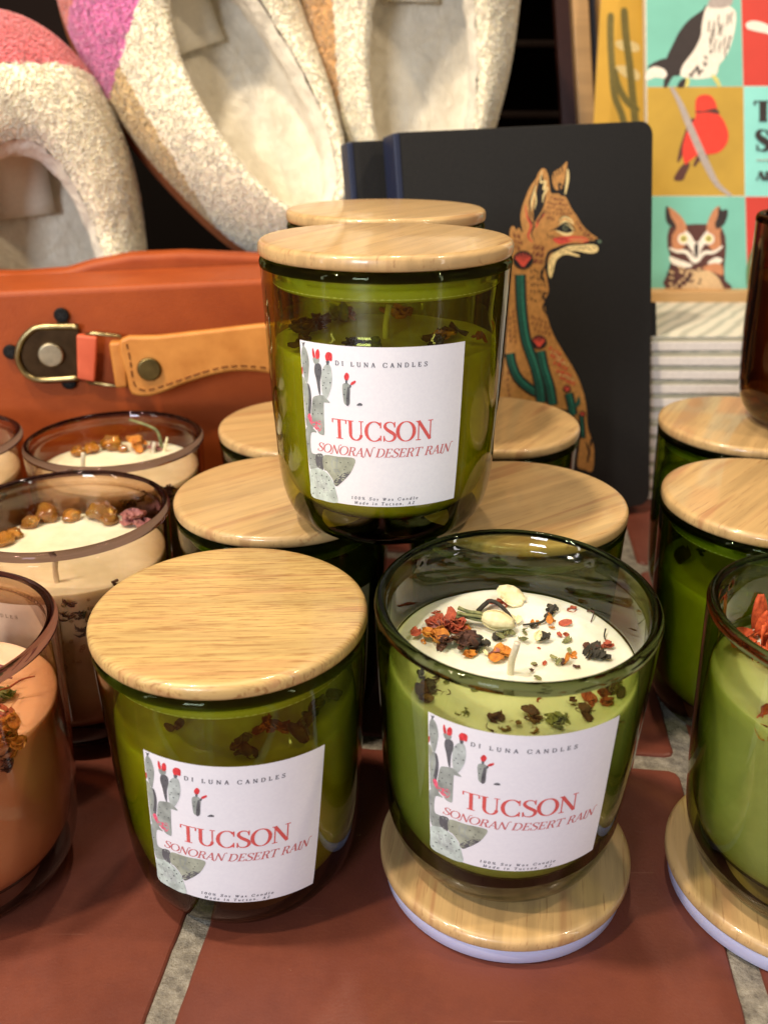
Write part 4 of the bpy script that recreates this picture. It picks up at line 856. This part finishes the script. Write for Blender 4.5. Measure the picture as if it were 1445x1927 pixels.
for k in range(2):
    bm = bmesh.new(); tube(bm, [V((.22+.16*k, .712, q0.z-.002)), V((.22+.16*k, .742, .0))], .006, 10); mesh_obj('leg', bm, M_EASEL, ea)
# yellow bag with saguaro print, seen between the easel and the book
bag = root_at('greeting_card', 'yellow card with olive saguaro cactus, half hidden behind the bird book', 'card')
PY = Plane((.17, .745, 0), (1, 0, 0), (0, .08, 1)); bc = prism(PY, [(PY.ab(1137, 0)[0], .10), (PY.ab(1240, 0)[0], .10), (PY.ab(1240, 0)[0], .40), (PY.ab(1128, 0)[0], .40)], -.004, 0, flat((204, 160, 62), .35, .08, 30), 'sheet', bag, .0005)
YA = Art(lambda a, b, off: PY.pt(a, b, off), .05, .0001, .000008); SG, SG2, CL = flat((118, 104, 44), .5, .15), flat((96, 86, 38), .5), flat((214, 190, 128), .5)
def y3(pts): return [PY.ab(1040+x/3.108, y/3.108) for x, y in pts]
for P_ in ([(370, 240), (440, 235), (500, 262), (500, 300), (420, 300), (375, 275)], [(365, 390), (430, 385), (500, 420), (500, 470), (420, 450)]): YA.poly(y3(P_), CL, 3)
def ys(m, pts, w_):
    P = catmull([(x, y, 0) for x, y in pts], 4, False); L, R = [], []; n = len(P)
    for i in range(n):
        d = (P[min(n-1, i+1)]-P[max(0, i-1)]).normalized(); nn = V((-d.y, d.x, 0)); ww = w_*(.6 if i in (0, n-1) else 1); L.append(P[i]+nn*ww/2); R.append(P[i]-nn*ww/2)
    YA.poly(y3([(p.x, p.y) for p in L+R[::-1]]), m)
for p_, w_ in (([(338, 75), (335, 200), (345, 400), (360, 560), (410, 700), (430, 900)], 40), ([(415, 45), (425, 200), (450, 400), (465, 560), (490, 800)], 44), ([(355, 400), (380, 500), (430, 590), (500, 650)], 40)):
    ys(SG, p_, w_); ys(SG2, [(x-6, y) for x, y in p_], w_*.2); ys(SG2, [(x+9, y) for x, y in p_], w_*.12)
YA.build('saguaro_print', bag)
slab('side_frame', ea, (1106, 1112), (1122, 1128), .77, flat((40, 34, 34), .5), lean=.1)
slab('brass_edge', ea, (1123, 1129), (1135, 1140), .755, flat((150, 116, 66), .35, .2), lean=.08)
# stack of white books
NB = 12; zt = .1135; hb = zt/NB
t = NT('white_book_cover'); c_ = t.coord((1, 1, 1), rot=(0, 0, .6)); wv = t.n('ShaderNodeTexWave', i={'Vector': c_, 'Scale': 30, 'Distortion': 3, 'Detail': 3}); t.set(col=t.ramp(wv.outputs['Fac'], [(.1, srgb(176, 178, 164)), (.5, srgb(206, 206, 192)), (.9, srgb(216, 212, 196))]), rough=.5); M_WB = t.m
t = NT('page_edges'); z_ = t.coord((60, 60, 3000)); M_PE = t.set(col=t.ramp(t.noise(z_, 1, 3), [(.35, srgb(196, 186, 150)), (.65, srgb(232, 224, 196))]), rough=.8)
M_SPN = flat((226, 218, 208), .5, .06)
rr = random.Random(9)
base0 = None
words = ['lowest', 'second', 'third', 'fourth', 'fifth', 'sixth', 'seventh', 'eighth', 'ninth', 'tenth', 'eleventh', 'topmost']
for k in range(NB):
    lab = ('white book at the top of the stack, its pale cover showing beside the fox notebook' if k == NB-1 else 'white book, %s from the bottom of the stack by the fox notebook' % words[k]) if k else 'white book at the bottom of the stack, resting on the counter behind the jars'
    if k == 0:
        base0 = thing('book', lab, 'book', (0, 0, 0), 0, 'white books stacked beside the notebook'); W_, D_ = .16, .115
        bm = bmesh.new(); box(bm, (W_/2, D_/2, hb*.5), (W_-.002, D_-.003, hb*.86)); mesh_obj('pages', bm, M_PE, base0, False)
        bm = bmesh.new(); box(bm, (W_/2, D_/2, hb*.955), (W_, D_, .0006)); mesh_obj('top_cover', bm, M_WB, base0, False)
        bm = bmesh.new(); box(bm, (W_/2, D_/2, hb*.03), (W_, D_, .0005)); mesh_obj('bottom_cover', bm, flat((52, 46, 44), .6), base0, False)
        bm = bmesh.new(); box(bm, (W_/2, -.0006, hb*.34), (W_, .0012, hb*.58), bev=.0003); mesh_obj('spine', bm, M_SPN, base0, False)
        r = base0
    else:
        r = base0.copy(); COL.objects.link(r); r['label'] = lab
        for ch in list(base0.children): c = ch.copy(); COL.objects.link(c); c.parent = r
    r.location = (.163+rr.uniform(-.003, .003), .580+rr.uniform(-.0022, .0022), k*hb); r.rotation_euler = (0, 0, rr.uniform(-.022, .022))

# ---------------------------------------------------------------- fleece slippers
def fleece(name, bands, base):
    """bands: (a, b, c, color): colour where a*x+b*y+c*z_local + ... > threshold"""
    t = NT(name); co_ = t.coord(); sx = t.n('ShaderNodeSeparateXYZ', i={0: co_}); nz = t.noise(co_, 320, 3, .6); wob = t.math('MULTIPLY', t.math('SUBTRACT', t.noise(co_, 260, 2), .5), .008)
    col = t.ramp(nz, [(.3, tuple(c*.95 for c in srgb(*base)[:3])+(1,)), (.65, srgb(*base))])
    for (kx, ky, kz, th, c) in bands:
        f = t.math('ADD', t.math('MULTIPLY', sx.outputs[0], kx), t.math('ADD', t.math('MULTIPLY', sx.outputs[1], ky), t.math('MULTIPLY', sx.outputs[2], kz)))
        f = t.math('GREATER_THAN', t.math('ADD', f, wob), th)
        cc = t.ramp(nz, [(.3, tuple(x*.8 for x in srgb(*c)[:3])+(1,)), (.65, srgb(*c))]); col = t.mix(f, col, cc)
    t.set(col=col, rough=.95, sheen=.5, spec=.1, sss=.35, sssc=.004); vo = t.n('ShaderNodeTexVoronoi', i={'Vector': co_, 'Scale': 420}); t.bump(t.math('ADD', nz, vo.outputs['Distance']), .35, .0010); return t.m
t = NT('fleece_lining'); c_ = t.coord(); t.set(col=t.ramp(t.noise(c_, 60, 5, .7), [(.3, srgb(224, 214, 192)), (.7, srgb(246, 238, 218))]), rough=.95, sheen=.3, spec=.1); t.bump(t.noise(t.coord((1, .4, 1)), 380, 5, .75), .9, .002); M_LIN = t.m
M_SOLE = flat((150, 84, 44), .8, .15, 120); M_TAGW = flat((222, 216, 200), .7, .04)
def tex(kind, size, depth=2):
    x = bpy.data.textures.new(kind.lower(), kind); x.noise_scale = size
    if kind == 'CLOUDS': x.noise_depth = depth
    return x
TX_V = tex('VORONOI', .0022); TX_C = tex('CLOUDS', .0045, 3); TX_L = tex('CLOUDS', .012, 4)
def slipper(label, mat, heel, roll, lean, yaw_axis, L=.27, W=.064, group='fluffy slippers hanging behind the candles'):
    r = thing('slipper', label, 'slipper', (0, 0, 0), 0, group); N = 260
    def O(f): c = cos(f); y = L/2-L/2*c; wd = W*(1+.16*math.sin(pi*(y/L-.35))); return V((wd*math.copysign(abs(sin(f))**.85, sin(f)), y, 0))
    def P(f, k=1, yc=.100, ly=.088, wx=.038): return V((wx*k*math.copysign(abs(sin(f))**.9, sin(f)), yc-ly*k*cos(f), 0))
    hv = lambda y: .030*max(0, min(1, (y-.13)/.09))*(1-max(0, (y-.20)/.09)**2)*1.0
    def zz(p, z): return V((p.x, p.y, z))
    def loops(f):
        o, p = O(f), P(f); pin = P(f, .86)
        deep = P(f, 1.0, .118, .108, .050)
        m = lambda s_: o.lerp(p, s_)
        return [zz(o*.985+V((0, .002, 0)), .004), zz(o*1.0, .010), zz(V((o.x*1.05, (o.y-L/2)*1.02+L/2, 0)), .024), zz(V((m(.10).x*1.05, m(.08).y, 0)), .040+hv(m(.1).y)*.5), zz(m(.35), .055+hv(m(.35).y)*.9), zz(m(.68), .064+hv(m(.68).y)), zz(m(.92), .067+hv(m(.9).y)*.9), zz(P(f, .96), .063+hv(p.y)*.7)], \
               [zz(P(f, .965), .061+hv(p.y)*.68), zz(P(f, .90), .052+hv(p.y)*.5), zz(P(f, .90, .104, .094, .042), .038+hv(p.y)*.3), zz(deep*.98, .024), zz(P(f, .86, .12, .108, .050), .0165), zz(P(f, .62, .12, .11, .05), .0150), zz(P(f, .35, .12, .11, .05), .0155), zz(P(f, .1, .12, .11, .05), .0150)]
    def loft(which, sub, name, m):
        bm = bmesh.new(); cols = []
        for i in range(N):
            f = 2*pi*i/N; cols.append(catmull(loops(f)[which], sub, False))
        K = len(cols[0]); vv = [[bm.verts.new(p) for p in c] for c in cols]
        for i in range(N):
            a, b = vv[i], vv[(i+1) % N]
            for k in range(K-1): bm.faces.new((a[k], b[k], b[k+1], a[k+1]))
        if which == 1: bm.faces.new([vv[i][-1] for i in range(N)])
        bmesh.ops.recalc_face_normals(bm, faces=bm.faces[:])
        o = mesh_obj(name, bm, m, r); return o
    up = loft(0, 14, 'upper', mat); inn = loft(1, 9, 'lining', M_LIN)
    for o, tx, s_ in ((up, TX_V, .0014), (up, TX_C, .0013), (inn, TX_L, .004), (inn, TX_C, .0016)):
        d = o.modifiers.new('fluff', 'DISPLACE'); d.texture = tx; d.strength = s_; d.mid_level = .5; d.texture_coords = 'LOCAL'
    rg_ = random.Random(L+heel.x); bm = bmesh.new(); fs = [f for f in up.data.polygons if f.area > 1e-9]; cum = []; tot = 0
    for f in fs: tot += f.area; cum.append(tot)
    import bisect
    vs_ = up.data.vertices; A_, F_ = [], []
    for k in range(34000):      # short curly tufts of the pile
        f = fs[bisect.bisect_left(cum, rg_.random()*tot)]; q = list(f.vertices); a, b = rg_.random(), rg_.random()
        p = vs_[q[0]].co.lerp(vs_[q[1]].co, a).lerp(vs_[q[3]].co.lerp(vs_[q[2]].co, a), b); nrm = V(f.normal)
        t1 = V((rg_.uniform(-1, 1), rg_.uniform(-1, 1), rg_.uniform(-1, 1))); t1 = (t1-nrm*t1.dot(nrm)).normalized(); t2 = nrm.cross(t1); l_ = rg_.uniform(.0006, .0010); w_ = rg_.uniform(.0005, .0008)
        c_ = [p-nrm*.0008, p+nrm*l_*.7+t1*l_*.25, p+nrm*l_+t1*l_*.9]; i0 = len(A_)
        for j, c in enumerate(c_):
            ww = w_*(1, 1, .55)[j]
            for an in (0, 2.1, 4.2): A_.append(c+(t2*cos(an)+(nrm*.6-t1*.6 if j else t1)*sin(an))*ww)
        for j in (0, 1):
            for k2 in range(3): F_.append((i0+3*j+k2, i0+3*j+(k2+1) % 3, i0+3*j+3+(k2+1) % 3, i0+3*j+3+k2))
        F_.append((i0+6, i0+7, i0+8))
    bm.free(); me = bpy.data.meshes.new('pile'); me.from_pydata(A_, [], F_); me.materials.append(mat); me.polygons.foreach_set('use_smooth', [True]*len(me.polygons))
    pile = bpy.data.objects.new('pile', me); COL.objects.link(pile); pile.parent = up
    bm = bmesh.new(); lo, hi = [], []
    for i in range(120):
        p = O(2*pi*i/120); lo.append(bm.verts.new((p.x*.99, p.y, -.005))); hi.append(bm.verts.new((p.x*1.01, p.y, .0075)))
    bm.faces.new(lo[::-1]); bm.faces.new(hi)
    for i in range(120): bm.faces.new((lo[i], lo[(i+1) % 120], hi[(i+1) % 120], hi[i]))
    mesh_obj('sole', bm, M_SOLE, r, False)
    bm = bmesh.new(); n = 8; g = []                       # white paper tag tucked inside the toe
    for i in range(n+1):
        s_ = i/n; g.append([bm.verts.new((-.016+.036*u, .150+.060*s_, .022+.030*s_**1.5+.001*sin(u*3))) for u in (0, .33, .66, 1)])
    for i in range(n):
        for j in range(3): bm.faces.new((g[i][j], g[i][j+1], g[i+1][j+1], g[i+1][j]))
    o = mesh_obj('tag', bm, M_TAGW, r); o.modifiers.new('t', 'SOLIDIFY').thickness = .0004
    # pose: local y (heel to toe) goes up, local z faces the viewer
    Mx = Matrix.Rotation(pi/2, 4, 'X')            # y->z, z->-y
    Mr = Matrix.Rotation(rad(roll), 4, 'Y') @ Matrix.Rotation(rad(-lean), 4, 'X') @ Mx @ Matrix.Rotation(rad(yaw_axis), 4, 'Y')
    r.matrix_world = Matrix.Translation(heel) @ Mr
    return r
CRM = (255, 243, 212)
sl1 = slipper('cream fluffy slipper with a coral pink band, at left edge behind the orange case', fleece('cream_pink_fleece', [(0, 1, 0, .222, (228, 112, 118))], CRM), on_y(150, 835, .600), -11, 12, 28)
sl2 = slipper('large white fluffy slipper with magenta and salmon stripes, in the middle of the back row', fleece('striped_fleece', [(-1, 0, -.5, .041, (228, 196, 140)), (-.75, .82, 0, .168, (226, 124, 176)), (-.75, .82, 0, .208, (228, 128, 116))], CRM), on_y(570, 500, .650), -30, 14, 34)
sl3 = slipper('cream and apricot fluffy slipper behind the notebooks', fleece('apricot_fleece', [(-1, 0, -.4, .034, (222, 172, 112)), (-.6, 1, 0, .215, (206, 80, 84))], CRM), on_y(765, 440, .700), -1, 12, 10)

# ---------------------------------------------------------------- dark shelf behind
t = NT('dark_wood'); t.set(col=t.ramp(t.noise(t.coord((2, 40, 2)), 3, 3), [(.3, (.006, .003, .002, 1)), (.7, (.012, .006, .004, 1))]), rough=.7, spec=.08); M_DW = t.m
bm = bmesh.new(); box(bm, (0, 1.06, .4), (2.4, .03, 1.0)); wl = mesh_obj('back_wall', bm, M_DW, None, False); tag(wl, 'dark brown wooden back panel behind the slippers and notebooks', 'wall panel')
sh = root_at('shelf', 'dark wooden shelf unit in shadow between the slippers and the easel', 'shelf')
for z in (.24, .30, .36):
    bm = bmesh.new(); box(bm, (.14, .99, z), (.5, .10, .006), bev=.001); mesh_obj('board', bm, M_DW, sh)
PD = slab('side_panel', sh, (1040, 1050), (1072, 1082), .80, flat((60, 26, 14), .5, .2), lean=.1)
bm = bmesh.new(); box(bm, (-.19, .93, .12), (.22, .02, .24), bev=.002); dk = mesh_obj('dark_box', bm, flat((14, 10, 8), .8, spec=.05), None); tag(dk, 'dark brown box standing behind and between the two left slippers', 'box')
